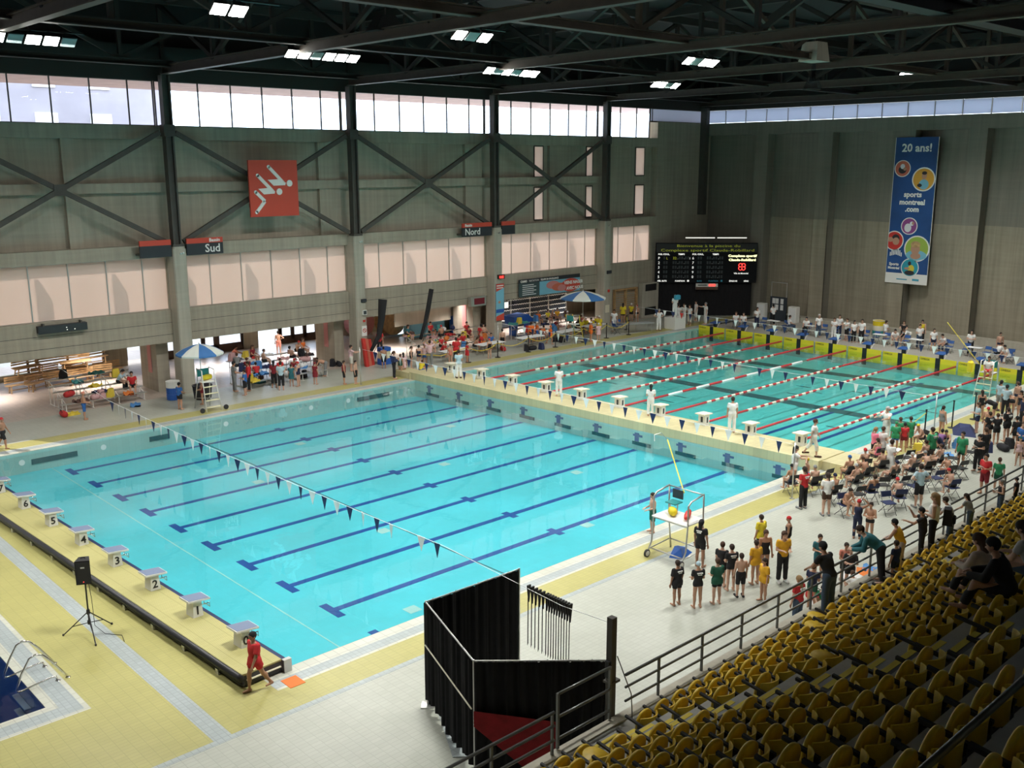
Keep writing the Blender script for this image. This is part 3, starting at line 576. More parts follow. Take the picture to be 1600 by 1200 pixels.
wordn=['zero','one','two','three','four','five','six','seven','eight','nine']
for k in range(10):
    y=1.25+2.5*k
    block('starting_block','white starting block with blue-grey top numbered %s on the yellow platform'%wordn[k],(-.62-SK*y,y,.35),math.atan(SK),'south',str(k) if k else '0')
    yb=23.75-2.5*k
    block('starting_block','cream starting block on the bulkhead, %s from the bleacher side'%ORD[k],(xb(yb,1)-.42,yb,BZ),math.atan(.052),'bulk','', 'bulkhead starting blocks')
    block('starting_block','dark blue-topped starting block behind the touch pads, %s from the scoreboard'%ORD[k],(XF+.42,yb,.004),0,'far','','far starting blocks')
    t=thing('touch_pad','yellow timing pad with black stripe on the far wall, %s from the scoreboard'%ORD[k],'touch pad',(XF-.05,yb,0),0,'touch pads on the far wall')
    MB().box((-.012,-1.19,-.62),(.02,-.16,.26)).build('panel','pad_yellow',t); MB().box((-.012,.16,-.62),(.02,1.19,.26)).build('panel','pad_yellow',t)
    MB().box((-.016,-.16,-.85),(.02,.16,.27)).build('target_stripe','black_paint',t)
    text('lettering','OMEGA',.17,'black_letter',t,facing((-.02,1.12,.06),(0,-1,0)),.003)
    if k<9:
        MB().box((-.03,-1.3,-.1),(.03,-1.2,.2)).build('rope_anchor','alu',t)
# ---- lane ropes
def cylx(L,r): return MB().lathe([(r*.7,0),(r,.02),(r,L-.02),(r*.7,L)],(0,0,0),8,axis='x').mesh('float',True)
FR=cylx(.35,.065); FW=cylx(.35,.065); LR=cylx(1.22,.07); LW=cylx(1.22,.07); E5=cylx(4.9,.06)
for me,k in ((FR,'rope_red'),(FW,'rope_white'),(LR,'rope_red'),(LW,'rope_clearwhite'),(E5,'rope_red')): me.materials.append(MAT[k])
for k in range(1,10):
    y=25-2.5*k; xa=xb(y,1)+.15; xe=XF-.2; z=WZ+.03
    t=thing('lane_rope','centre lane rope with long red and white floats' if k==5 else 'lane rope of short red and white floats, %s from the bleacher side'%ORD[k-1],'lane rope',(xa,y,z),0,None if k==5 else 'lane ropes')
    MB().tube([(0,0,0),(xe-xa,0,0)],.015,5).build('cable','rope_red',t)
    ob('end_float_run',E5,t,(.1,0,0)); ob('end_float_run',E5,t,(xe-xa-5.0,0,0))
    x=5.05; i=0; L,a,b=(1.25,LW,LR) if k==5 else (.37,FW,FR)
    while x+L<xe-xa-5.0:
        ob('float',a if i%2==0 else b,t,(x,0,0)); x+=L; i+=1
# ---- pennant lines
PN=MB().prism([(-.15,0),(.15,0),(0,-.46)],-.004,.004,'x').mesh('pennant_navy'); PN.materials.append(MAT['navy']); PWm=PN.copy(); PWm.materials.clear(); PWm.materials.append(MAT['rope_clearwhite']); PRm=PN.copy(); PRm.materials.clear(); PRm.materials.append(MAT['red_paint'])
def pennants(label,path,y0,y1,x,z,pitch,skew=0,skip=(),red=(),sag=.12):
    t=thing('pennant_line',label,'flag line')
    MB().tube(path,.008,5).build('cord','paper',t)
    n=int((y1-y0)/pitch)
    for i in range(n+1):
        if i in skip: continue
        y=y0+i*pitch; s=(y-y0)/(y1-y0); o=ob('pennant',PRm if i in red else (PN if i%2==0 else PWm),t,(x+skew*y,y,z-sag*4*s*(1-s)*.5),random.uniform(-.35,.35))
def sagline(x,y0,y1,z,sag,skew=0,n=12): return [(x+skew*(y0+(y1-y0)*i/n),y0+(y1-y0)*i/n,z-sag*.5*4*(i/n)*(1-i/n)) for i in range(n+1)]
pole=(1.98,-8.99,3.7)
pennants('navy and white pennant cord across the still pool near the starting platform',[pole,(2.6,-7.0,3.2),(5,0.0,1.87)]+sagline(5,0.2,24.4,1.87,.25)[1:]+[(5,31.6,2.6)],.3,24.3,5,1.87,.74,skip=(2,),sag=.25)
pennants('navy and white pennant cord in front of the bulkhead',sagline(20.6,-1.6,25.9,2.12,.0,-.02),-1.0,25.4,20.6,2.12,.755,-.02,sag=0)
pennants('blue and white pennant cord over the lane ropes beside the bulkhead',sagline(31.6,-2.0,27.0,2.25,.1),-.5,25.6,31.6,2.25,.76,sag=.1,skip=(7,11))
pennants('white and blue pennant cord in front of the far starting blocks',sagline(45.65,-2.0,27,1.95,.1),-1.0,25.8,45.65,1.95,.77,sag=.1,red=(31,))
for (x,y,z) in ((20.6,-1.7,2.2),(20.1,26.2,2.2),(31.6,-2.1,2.35),(31.6,27.1,2.35),(45.65,-2.1,2.05),(45.65,27.1,2.05)):
    t=thing('flag_post','slim steel post holding the end of a pennant cord at the pool edge','post',(x,y,0),0,'pennant cord posts'); MB().tube([(0,0,0),(0,0,z)],.025,8).build('post','alu',t,smooth=True); MB().lathe([(.02,0),(.1,0),(.1,.02),(.04,.03)],(0,0,0),10).build('base','alu',t)
# bunched dark pennants pushed to the end of the cord
t=thing('flag_bundle','bunch of black pennants and cords pushed together on the cable by the pole','flag bundle')
for i in range(15):
    s=.24+.022*i if i>3 else .10+.05*i
    s=.62-.032*i if i<5 else .46-.021*(i-5)
    p=Vector(pole).lerp(Vector((5,0,1.87)),s*.62+.02)
    MB().add([(p.x-.05,p.y,p.z),(p.x+.05,p.y+.03,p.z),(p.x,p.y,p.z-.42)],[(0,1,2)]).prism([(p.x-.05,p.z),(p.x+.06,p.z),(p.x,p.z-.42)],p.y-.02,p.y+.02,'y').build('pennant','black_paint',t)
    for q in range(3): MB().tube([(p.x+.03*q-.03,p.y+.02*q,p.z-.3),(p.x+.04*q-.04,p.y+.03*q,p.z-1.5)],.006,4).build('cord','black_paint',t)
# ================================================================== SIGNS AND BOARDS
a=math.sqrt(.5)
sbL=Vector((53.45,31.55,0)); sbR=Vector((59.3,25.70,0)); SWd=(sbR-sbL).length
def sbM(x,z,out=.0): p=sbL+(sbR-sbL)*(x/SWd)+Vector((-a,-a,0))*out; return facing((p.x,p.y,z),(a,-a,0))
mat('board_black',(.008,.009,.011),.8,spec=.2); sb=thing('scoreboard','large black electronic scoreboard with welcome text set across the corner','scoreboard')
def panel(name,x0,x1,z0,z1,o0,o1,m,par):
    q=[]
    for z in (z0,z1):
        for (x,o) in ((x0,o1),(x1,o1),(x1,o0),(x0,o0)):
            p=sbL+(sbR-sbL)*(x/SWd)+Vector((-a,-a,0))*o; q.append((p.x,p.y,z))
    return MB().hexa(q[:4],q[4:]).build(name,m,par)
panel('cabinet',-.15,SWd-.1,2.80,6.06,.12,.40,'board_black',sb)
panel('display_band',-.1,SWd-.15,5.30,6.0,.40,.41,'black_paint',sb)
def T(s,x,z,size,m,al='LEFT',bold=0.,sx=1.): return text('lettering',s,size,m,sb,sbM(x,z,.42),.004,al,bold,sx)
T('Bienvenue à la piscine du',4.15,5.73,.30,'led_yellow','CENTER',-.004,1.72); T('Complexe sportif Claude-Robillard',4.08,5.37,.30,'led_yellow','CENTER',-.004,1.80)
for x0 in (.05,2.85):
    T('POS. COUL.',x0+.0,5.08,.18,'led_white',bold=.006); T('TEMPS',x0+1.65,5.08,.18,'led_white',bold=.006)
for i,(p,q) in enumerate((('P','6'),('2','7'),('3','8'),('4','9'),('5','0'))):
    z=4.72-.385*i; T(p,.05,z,.30,'led_white'); T(q,2.85,z,.30,'led_white')
    for x0 in (.5,3.3):
        for j,xx in enumerate((0,.2,.75,.95,1.25,1.45,1.75,1.95)):
            if i==0 and x0<1 and j in(1,2,3): continue
            panel('digit',x0+xx,x0+xx+.14,z,z+.24,.40,.415,'digit_off',sb)
        for xx in (1.17,1.68): panel('colon',x0+xx,x0+xx+.03,z+.02,z+.06,.40,.416,'paper',sb)
T('L',.72,4.72,.28,'led_yellow'); T('32:',1.25,4.72,.30,'led_yellow'); T('1',2.6,4.72,.24,'led_white')
T('PÉR. BUTS',.05,2.88,.17,'led_white',bold=.006); T('PUNITION ■'.replace('■',''),1.5,2.88,.17,'led_white',bold=.006); T('BUTS',3.3,2.88,.17,'cyan_print',bold=.006); T('PUNITION',4.25,2.88,.17,'cyan_print',bold=.006); T('ÉPREUVE',5.95,2.88,.17,'led_white',bold=.004); T('SÉRIE',7.15,2.88,.17,'led_white',bold=.004)
panel('marker',2.5,2.65,2.88,3.02,.40,.416,'led_white',sb); panel('marker',5.25,5.4,2.88,3.02,.40,.416,'cyan_print',sb)
T('Complexe sportif',6.95,4.93,.26,'lit_yellowwhite','CENTER',.012,1.25); T('Claude-Robillard',6.95,4.60,.26,'lit_yellowwhite','CENTER',.012,1.25); T('Ville de Montréal',6.9,3.52,.17,'led_white','CENTER',.004)
# rosette emblem
rr=MB()
for q in range(4):
    ang=PI/4+q*PI/2; cx,cz=6.95+.17*math.cos(ang),4.12+.17*math.sin(ang); pts=[]
    for i in range(13):
        th=ang-2.3+4.6*i/12; pts.append((cx+.15*math.cos(th),cz+.15*math.sin(th)))
    P3=[]
    for (x,z) in pts: p=sbL+(sbR-sbL)*(x/SWd)+Vector((-a,-a,0))*.43; P3.append((p.x,p.y,z))
    rr.tube(P3,.028,6)
    P3=[]
    for (x,z) in ((6.95,4.12),(6.95+.26*math.cos(q*PI/2),4.12+.26*math.sin(q*PI/2))): p=sbL+(sbR-sbL)*(x/SWd)+Vector((-a,-a,0))*.43; P3.append((p.x,p.y,z))
    rr.tube(P3,.02,6)
rr.build('rosette_emblem','led_red',sb)
sc=thing('clock_panel','small white and red sponsor clock hung under the scoreboard','clock'); panel('box',3.25,5.05,2.22,2.72,.2,.38,'white_paint',sc); panel('red_display',4.3,4.85,2.5,2.68,.38,.385,'led_red',sc); panel('dark_strip',3.25,5.05,2.22,2.45,.38,.386,'wood_dark',sc); panel('print_bar',3.4,4.15,2.54,2.64,.38,.386,'rail_grey',sc)
tl=thing('tube_lights','pair of fluorescent battens above the scoreboard','light'); panel('tube',2.3,4.7,6.42,6.5,.0,.08,'tube_light',tl); panel('tube',4.9,7.3,6.42,6.5,.0,.08,'tube_light',tl)
dr=thing('black_curtain','tall black curtain closing the corner below the scoreboard','curtain')
m=MB(); g=[]
for z in (0.02,1.4,2.8):
    row=[]
    for i in range(61):
        x=.1+(SWd-.5)*i/60; p=sbL+(sbR-sbL)*(x/SWd)+Vector((-a,-a,0))*(.05+.05*math.sin(i*1.9)); row.append((p.x,p.y,z))
    g.append(row)
m.sheet(g).build('curtain','drape_black',dr,smooth=True)
# wall pieces left of the curtain: block pier with openings
pr_=thing('locker_niche','pale block cabinet pier with two dark openings beside the scoreboard corner','cabinet',(0,0,0)); MB().box((51.3,31.25,0),(53.4,31.66,2.86)).build('body','concrete_pale',pr_); MB().box((51.7,31.23,2.2),(53.1,31.26,2.75)).build('opening','black_paint',pr_); MB().box((51.7,31.23,.2),(53.1,31.26,.85)).build('opening','black_paint',pr_)
wb=thing('wall_bars','wooden gymnastic wall bars in a double frame on the block wall','wall bars',(48.2,31.55,0))
for x in (0,1.35,2.7): MB().box((x-.06,-.12,.02),(x+.06,.1,2.55)).build('upright','wood',wb)
for i in range(13): MB().tube([(0,-.02,.25+i*.18),(2.7,-.02,.25+i*.18)],.025,6).build('rung','wood',wb)
MB().box((-.06,-.12,2.5),(2.76,.1,2.6)).build('head','wood',wb)
# blue sports banner
bn=thing('wall_banner','tall blue banner reading 20 ans with round sport pictures on the end wall','banner',(XW-.12,0,0))
mat('banner_blue',(.012,.07,.24),.6,0,.25,.5); BY0,BY1,BZ0,BZ1=14.55,11.42,3.75,14.25
MB().box((0,BY1,BZ0+.75),(.03,BY0,BZ1)).build('cloth','banner_blue',bn); MB().box((0,BY1-.03,BZ0),(.03,BY0+.03,BZ0+.75)).build('footer','white_flat',bn)
MB().box((-.005,BY1-.03,BZ0+.7),(.03,BY1,BZ1)).build('hem','white_flat',bn); MB().box((-.005,BY0,BZ0+.7),(.03,BY0+.03,BZ1)).build('hem','white_flat',bn)
def bt(s,y,z,size,m='white_flat',al='CENTER',bold=.02): return text('lettering',s,size,m,bn,facing((-.012,y,z),(0,-1,0)),.003,al,bold)
bt('20 ans!',12.95,13.25,.78); bt('sports',12.98,10.05,.52); bt('montreal',12.98,9.5,.52); bt('.com',12.95,9.0,.52); bt('Sports',13.98,5.05,.28,bold=.012); bt('Montréal',13.98,4.78,.24,bold=.012); MB().box((-.006,12.9,4.02),(0,13.7,4.1)).box((-.006,12.0,4.0),(0,12.5,4.15)).build('footer_print','cyan_print',bn)
mat('d_orange',(.75,.38,.05)); mat('d_coral',(.62,.16,.10)); mat('d_purple',(.28,.07,.26)); mat('d_red',(.60,.04,.03)); mat('d_green',(.35,.50,.08)); mat('d_cyan',(.03,.35,.45)); mat('d_skin',(.50,.28,.19)); mat('d_white',(.75,.76,.8)); mat('d_dark',(.03,.025,.03)); mat('d_yellow',(.7,.6,.06)); mat('d_pool',(.2,.5,.65))
def disc(y,z,r,bgm,figs):
    n=28
    def P(cy,cz,rx,rz,x0,x1,m,name='picture_shape',clip=None):
        pts=[(min(BY0,max(BY1,cy+rx*math.cos(t))),cz+rz*math.sin(t)) for t in [2*PI*i/n for i in range(n)]]
        MB().prism(pts,x0,x1,'x').build(name,m,bn)
    P(y,z,r,r,-.012,-.002,'white_flat','picture_ring'); P(y,z,r*.9,r*.9,-.017,-.01,bgm,'picture_disc')
    for i,(dy,dz,rx,rz,m) in enumerate(figs): P(y+dy*r,z+dz*r,rx*r,rz*r,-.021-.002*i,-.015,m)
disc(13.9,12.05,.60,'d_coral',[(0,-.15,.5,.45,'d_dark'),(0,.25,.28,.3,'d_white'),(-.3,-.05,.2,.2,'d_skin')])
disc(12.28,11.3,.85,'d_orange',[(-.05,-.42,.42,.42,'d_pool'),(-.05,.3,.22,.32,'d_skin'),(.3,-.5,.2,.15,'d_dark'),(-.05,.52,.22,.14,'d_dark')])
disc(13.05,7.95,.62,'d_purple',[(.15,-.2,.42,.5,'d_white'),(-.3,.3,.25,.25,'d_white'),(-.45,.35,.14,.18,'d_skin')])
disc(14.1,6.85,.72,'d_red',[(-.15,.2,.42,.45,'d_dark'),(-.2,-.05,.36,.38,'d_skin'),(.4,.1,.3,.25,'d_skin')])
disc(12.35,6.35,.95,'d_green',[(0,-.5,.82,.38,'d_pool'),(.1,0,.36,.45,'d_skin'),(.1,.32,.38,.25,'wood'),(.05,-.55,.4,.25,'d_skin')])
disc(12.75,4.95,.68,'d_cyan',[(-.15,-.1,.35,.4,'d_yellow'),(.05,.45,.18,.22,'d_dark'),(0,-.55,.55,.25,'d_dark'),(.3,-.1,.3,.12,'d_skin')])
for i,(dy,h) in enumerate(((-.42,.55),(-.3,.75),(-.18,.85),(-.06,1.0),(.06,1.0),(.18,.85),(.3,.75),(.42,.55))): MB().box((-.012,13.9+dy-.035,5.6+ (.25-abs(dy)*.3)),(0,13.9+dy+.035,5.6+h*.75)).build('logo_bar','white_flat',bn)
# red square sign with diving figures
sg=thing('swimmer_sign','red square sign with white diving swimmer figures on the braced wall','sign',(16.1,30.55,9.55)); MB().box((0,0,0),(3.08,.12,3.13)).build('board','sign_red',sg); MB().box((.5,.12,.5),(2.5,1.1,.7)).box((.5,.12,2.4),(2.5,1.1,2.6)).build('bracket','steel_dark',sg)
def limb(p,w=.2):
    m=MB()
    for i in range(len(p)-1): m.bar((p[i][0],-.02,p[i][1]),(p[i+1][0],-.02,p[i+1][1]),.04,w,(0,0,1))
    for q in p[:1]+p[-1:]: m.lathe([(.001,-.04),(w/2,-.04),(w/2,0),(.001,0)],(q[0],0,q[1]),14,axis='y')
    m.build('figure','white_flat',sg)
SGP=lambda x,y: ((x-130)*3.08/668,(905-y)*3.13/800)
for pl in ([(205,840),(325,685),(205,552)],[(242,318),(440,545)],[(397,198),(592,425)]): limb([SGP(*q) for q in pl],.19)
for po in ([(245,508),(375,498),(470,545),(462,580),(318,588)],[(378,382),(515,376),(625,425),(615,462),(455,468)]): MB().prism([SGP(*q) for q in po][::-1],-.045,0,'y').build('figure','white_flat',sg)
for q in ((530,553),(678,436)):
    c_=SGP(*q); MB().lathe([(.001,-.045),(.185,-.045),(.185,0),(.001,0)],(c_[0],0,c_[1]),18,axis='y').build('head','white_flat',sg)
def basin_sign(x0,x1,txt,xt,al,label):
    t=thing('basin_sign',label,'sign',(x0,30.98,7.62)); w=x1-x0
    MB().box((0,0,0),(w,.1,.62)).build('name_panel','sign_black',t); MB().box((0,-.005,.62),(w,.1,.90)).build('red_band','sign_red',t); MB().box((0,.1,.1),(w,.62,.2)).build('bracket','steel_dark',t)
    if txt:
        text('lettering',txt,.62,'white_flat',t,facing((xt,-.012,.12),(1,0,0)),.004,al,.008); text('lettering','Bassin',.26,'white_flat',t,facing((xt,-.014,.68),(1,0,0)),.004,al,.006)
basin_sign(12.38,14.5,'Sud',1.95,'RIGHT','black and red sign reading Bassin Sud'); basin_sign(9.78,11.5,'',0,'LEFT','blank black and red sign panel left of the Sud pier')
basin_sign(31.95,34.6,'Nord',.2,'LEFT','black and red sign reading Bassin Nord'); basin_sign(35.55,36.8,'',0,'LEFT','blank black and red sign panel right of the Nord pier')
ad=thing('advert_banner','wide CAMO NATATION advertising banner on the concrete beam','banner',(37.6,31.45,2.95)); mat('ad_grey',(.05,.085,.09),.6); MB().box((0,0,0),(6.45,.05,1.28)).build('panel','sign_black',ad)
MB().box((.0,-.01,.0),(2.1,0,1.0)).build('text_panel','ad_grey',ad); MB().box((2.1,-.012,0),(6.45,0,1.0)).build('photo_panel','d_pool',ad)
for i,(x0,x1,z0,z1,m) in enumerate(((2.8,4.2,.35,.95,'pink_print'),(3.4,5.0,.15,.75,'d_coral'),(4.4,6.45,.0,1.0,'sign_red'),(4.0,4.9,.1,.6,'pink_print'))):
    pts=[((x0+x1)/2+(x1-x0)/2*math.cos(t),(z0+z1)/2+(z1-z0)/2*math.sin(t)) for t in [2*PI*k/20 for k in range(20)]]; MB().prism(pts,-.016-.002*i,-.01,'y').build('photo_shape',m,ad)
def at_(s,x,z,size,m='white_flat',b=.0): text('lettering',s,size,m,ad,facing((x,-.03,z),(1,0,0)),.003,'LEFT',b)
at_('CAMO',.15,1.06,.22,b=.012); at_('NATATION',1.0,1.07,.2); at_('ÉQUIPE EN EXCELLENCE',2.2,1.08,.17,b=.006); at_('VIENS NAGER',4.7,.58,.33,b=.014); at_('AVEC NOUS',4.95,.15,.33,b=.014)
for i in range(6): MB().box((.35,-.016,.12+i*.14),(1.75-.25*(i%2),-.01,.17+i*.14)).build('text_line','paper',ad)
vb=thing('pier_banner','narrow red and blue swimming banner hung on the pier beside the Nord sign','banner',(34.8,30.80,1.62)); MB().box((0,0,0),(.75,.03,2.6)).build('cloth','d_pool',vb); MB().prism([(0,2.05),(.75,2.3),(.75,2.6),(0,2.6)],-.006,0,'y').build('red_top','sign_red',vb); MB().prism([(0,0),(.75,0),(.75,.5),(0,.3)],-.006,0,'y').build('red_foot','sign_red',vb); MB().box((0,-.005,.55),(.75,0,.8)).build('blue_band','blue_plastic',vb)
MB().box((.06,-.012,2.42),(.68,-.004,2.5)).box((.06,-.012,2.27),(.66,-.004,2.34)).build('print_bar','white_flat',vb); MB().lathe([(.001,-.02),(.1,-.02),(.1,0),(.001,0)],(.3,0,1.3),10,axis='y').build('photo_shape','d_skin',vb)
mat('led_dim',(.16,.008,.02),.5)
def wallbox(name,label,cat,x0,x1,y,z0,z1,m,dep=.12,front=None):
    t=thing(name,label,cat,(x0,y,z0)); MB().box((0,0,0),(x1-x0,dep,z1-z0)).build('case',m,t)
    if front: MB().box((.04,-.006,.04),(x1-x0-.04,0,z1-z0-.04)).build('display',front,t)
    return t
t=wallbox('led_display','long black dot display hung below the blinds','display',4.44,6.86,31.35,4.14,4.52,'sign_black',.3,'digit_off')
for x in (1.35,1.37,1.75): MB().box((x,-.012,.08 if x!=1.35 else .2),(x+.05,-.006,.12 if x!=1.35 else .24)).build('lit_dot','tube_light',t)
for x in (.25,2.1): MB().box((x,.02,.38),(x+.08,.3,.5)).build('bracket','steel_dark',t)
t=wallbox('timer','small red digital timer high on the pier','timer',35.0,35.6,30.75,4.55,4.85,'black_paint',.15,'red_paint'); text('digits','0:45',.22,'led_red',t,facing((.08,-.012,.06),(1,0,0)),.002,'LEFT',.006)
t=wallbox('wall_monitor','grey box display with dark red face beside the pier','display',32.9,34.3,31.3,2.75,3.4,'alu',.3); MB().box((.3,-.01,.12),(1.25,0,.55)).build('display','led_dim',t)
wallbox('wall_plaque','black plaque on the pier above the thermostat','plaque',23.5,23.88,30.82,4.0,4.2,'sign_black',.08); wallbox('thermostat','white control box on the pier','control box',23.55,23.85,30.78,3.2,3.5,'white_paint',.12,'digit_off'); wallbox('fire_alarm','small red alarm box on the pier','alarm',23.6,23.75,30.84,2.75,2.87,'red_paint',.06)
t=wallbox('no_smoking_sign','white no smoking notice on the pier above the red mats','sign',23.48,23.85,30.85,1.85,2.5,'white_flat',.04); MB().tube([(.185+.12*math.cos(i*PI/8),-.01,.36+.12*math.sin(i*PI/8)) for i in range(16)],.018,6,closed=True).bar((.10,-.01,.44),(.27,-.01,.28),.02,.03).build('symbol','sign_red',t)
wallbox('wall_plaque','black plaque on the pier next to the wall bars','plaque',46.5,47.0,30.82,4.05,4.3,'sign_black',.08); wallbox('fire_alarm','red alarm box on the pier next to the wall bars','alarm',46.65,46.85,30.84,2.6,2.8,'red_paint',.06); wallbox('notice_sheet','cream notice on the pier next to the wall bars','notice',46.4,46.85,30.86,1.0,1.6,'cream_paint',.03)
wallbox('light_box','lit white sign box beside the red and blue pier banner','sign',35.55,36.0,30.8,2.4,2.9,'black_paint',.15,'tube_light'); wallbox('notice_sheet','small white notice on the end wall beside the curtain','notice',0,.01,0,0,.01,'paper',.01).location=(59.3,25.2,1.9)
# hanging dark nets on the wall
mat('net_black',(.015,.015,.017),.9)
def net(label,pts,r0,r1):
    t=thing('rolled_net',label,'net'); n=len(pts); MB().tube(pts,[r0+(r1-r0)*i/(n-1) for i in range(n)],8).build('roll','net_black',t,smooth=True)
    MB().tube([(p[0]+.1,p[1]-.1,p[2]-.05*i) for i,p in enumerate(pts)],.02,5).build('cord','net_black',t); return t
q=[aty(598,468,30.3),aty(596,498,30.2),aty(592,525,30.0),aty(580,548,29.8)]; net('black rolled net hanging from the beam by the wooden reel',[tuple(x) for x in q],.28,.10)
q=[aty(674,452,30.3),aty(669,480,30.2),aty(664,505,30.0),aty(657,530,29.8)]; net('black rolled net hanging from the beam beside the dark mesh',[tuple(x) for x in q],.16,.10)
# ================================================================== LOOSE EQUIPMENT
# ---- black curtain booth
bt_=thing('curtain_booth','black drape booth on pipes with a red swag beside the stand','curtain booth'); HB=2.62
PA,PB,PC,PD=(1.35,-3.86),(4.22,-3.95),(.34,-6.72),(2.33,-8.55)
def drape(p,q,z0,z1,name,m,par,amp=.05,fr=26,n=90,ragged=0):
    p=Vector((*p,0));q=Vector((*q,0)); d=(q-p); nrm=Vector((d.y,-d.x,0)).normalized(); g=[]
    for j in range(5):
        row=[]
        for i in range(n+1):
            s=i/n; w=amp*math.sin(s*fr*2*PI/3)+amp*.5*math.sin(s*fr*5.1)
            z=z0+(z1-z0)*j/4
            if j==0: z+=ragged*(.5+.5*math.sin(s*9))
            P=p+d*s+nrm*w*(1.15-.25*j/4); row.append((P.x,P.y,z))
        g.append(row)
    m_=MB(); m_.sheet(g); m_.sheet([[ (x+nrm.x*.015,y+nrm.y*.015,z) for x,y,z in r][::-1] for r in g]); return m_.build(name,m,par,smooth=True,fix=False)
drape(PA,PB,.02,HB,'back_drape','drape_black',bt_); drape(PA,PC,.10,HB,'side_drape','drape_black',bt_,ragged=.15); drape(PC,PD,.02,HB,'front_drape','drape_black',bt_)
for p in (PA,PB,PC,PD): MB().tube([(*p,0.02),(*p,HB+.03)],.025,8).lathe([(.02,0),(.22,0),(.22,.02),(.04,.03)],(*p,0),4).build('upright','alu',bt_)
for p,q in ((PA,PB),(PA,PC),(PC,PD)): MB().tube([(*p,HB),(*q,HB)],.02,6).build('crossbar','alu',bt_)
MB().tube([(PA[0]-.12,PA[1]-.1,1.62),(PC[0]-.12,PC[1]-.05,1.62)],.018,6).build('tie_bar','rope_white',bt_)
g=[]
for j in range(9):
    row=[]
    for i in range(13):
        s=i/12; t=j/8; x=PC[0]+(PD[0]-PC[0])*s*.62-.12; y=PC[1]+(PD[1]-PC[1])*s*.62-.12-.06*math.sin(t*25); z=1.6-t*(.35+1.3*s)-.25*s; row.append((x,y,max(.05,z)))
    g.append(row)
MB().sheet(g).build('red_swag','drape_red',bt_,smooth=True)
t=tag(MB().hexa([(.42,-5.9,.004),(1.05,-6.4,.004),(2.0,-4.6,.004),(1.35,-4.2,.004)],[(.42,-5.9,.02),(1.05,-6.4,.02),(2.0,-4.6,.02),(1.35,-4.2,.02)]).build('floor_mat','tile_grey'),'grey strip mat lying under the edge of the black booth','mat')
# ---- speaker on tripod
sp=thing('speaker_stand','black tripod stand on the yellow tiles','speaker stand',(-3.12,5.2,0))
MB().tube([(0,0,.35),(0,0,1.55)],.022,8).build('pole','black_paint',sp); MB().lathe([(.04,.62),(.05,.66),(.05,.72),(.04,.76)],(0,0,0),10).lathe([(.04,.33),(.05,.36),(.05,.42),(.04,.45)],(0,0,0),10).build('collar','black_paint',sp)
for k in range(3):
    an=.35+k*2*PI/3; e=(.72*math.cos(an),.72*math.sin(an)); lg=MB().tube([(0,0,.70),(e[0],e[1],.02)],.016,6).build('leg','black_paint',sp); MB().tube([(0,0,.38),(e[0]*.62,e[1]*.62,.27)],.012,6).build('brace','black_paint',sp); MB().lathe([(.02,0),(.028,.01),(.028,.05),(.02,.06)],(e[0],e[1],0),8).build('rubber_foot','black_rubber',lg)
ls=thing('loudspeaker','black loudspeaker box on the tripod','loudspeaker',(-3.12,5.2,1.55),-.5)
MB().hexa([(-.19,-.17,0),(.19,-.17,0),(.13,.17,0),(-.13,.17,0)],[(-.19,-.17,.66),(.19,-.17,.66),(.13,.17,.66),(-.13,.17,.66)]).build('cabinet','black_paint',ls); MB().bbox((0,-.18,.33),(.34,.02,.6),.008).build('grille','black_rubber',ls); MB().box((-.05,-.195,.46),(.05,-.19,.5)).build('badge','paper',ls); MB().lathe([(.001,-.008),(.012,-.008),(.012,0)],(.0,-.19,.08),8,axis='y').build('power_lamp','led_red',ls); MB().tube([(-.05,0,.67),(-.05,0,.7),(.05,0,.7),(.05,0,.67)],.012,6).build('handle','black_paint',ls)
tag(MB().tube([(-3.0,5.35,1.6),(-2.9,5.5,.9),(-2.95,5.3,.2),(-2.8,5.0,.012),(-2.5,4.6,.012),(-2.6,4.2,.012)],.008,5).build('power_cable','black_paint'),'thin black cable hanging from the loudspeaker to the tiles','cable')
# ---- ladder rails of the dive basin
ldr=thing('ladder_rails','pair of bent chrome ladder rails at the dive basin corner','ladder rails')
for i,(y,) in enumerate(((4.25,),(3.3,))):
    P=[(-4.38,y,.0),(-4.38,y,.05),(-4.75,y,.45),(-5.05,y,.80),(-5.2,y,.86),(-5.38,y,.80),(-5.55,y,.5),(-5.72,y,.12),(-5.70,y,.02),(-5.6,y,-.02),(-4.75,y,.10),(-4.62,y,.08),(-4.6,y,0)]
    P=[(-4.38,y,0),(-4.40,y,.06),(-4.72,y,.56),(-4.92,y,.80),(-5.08,y,.86),(-5.22,y,.80),(-5.42,y,.48),(-5.58,y,.12),(-5.56,y,.05),(-5.46,y,.04),(-4.78,y,.14),(-4.66,y,.13),(-4.62,y,.0)]
    MB().tube(P,.026,10).build('rail','chrome',ldr,smooth=True)
    for x in (-4.38,-4.62): MB().lathe([(.03,0),(.06,0),(.06,.015),(.03,.02)],(x,y,0),12).build('flange','chrome',ldr)
MB().box((-5.45,3.3,-.5),(-5.3,4.25,-.47)).box((-5.45,3.3,-.9),(-5.3,4.25,-.87)).build('step','alu',ldr)
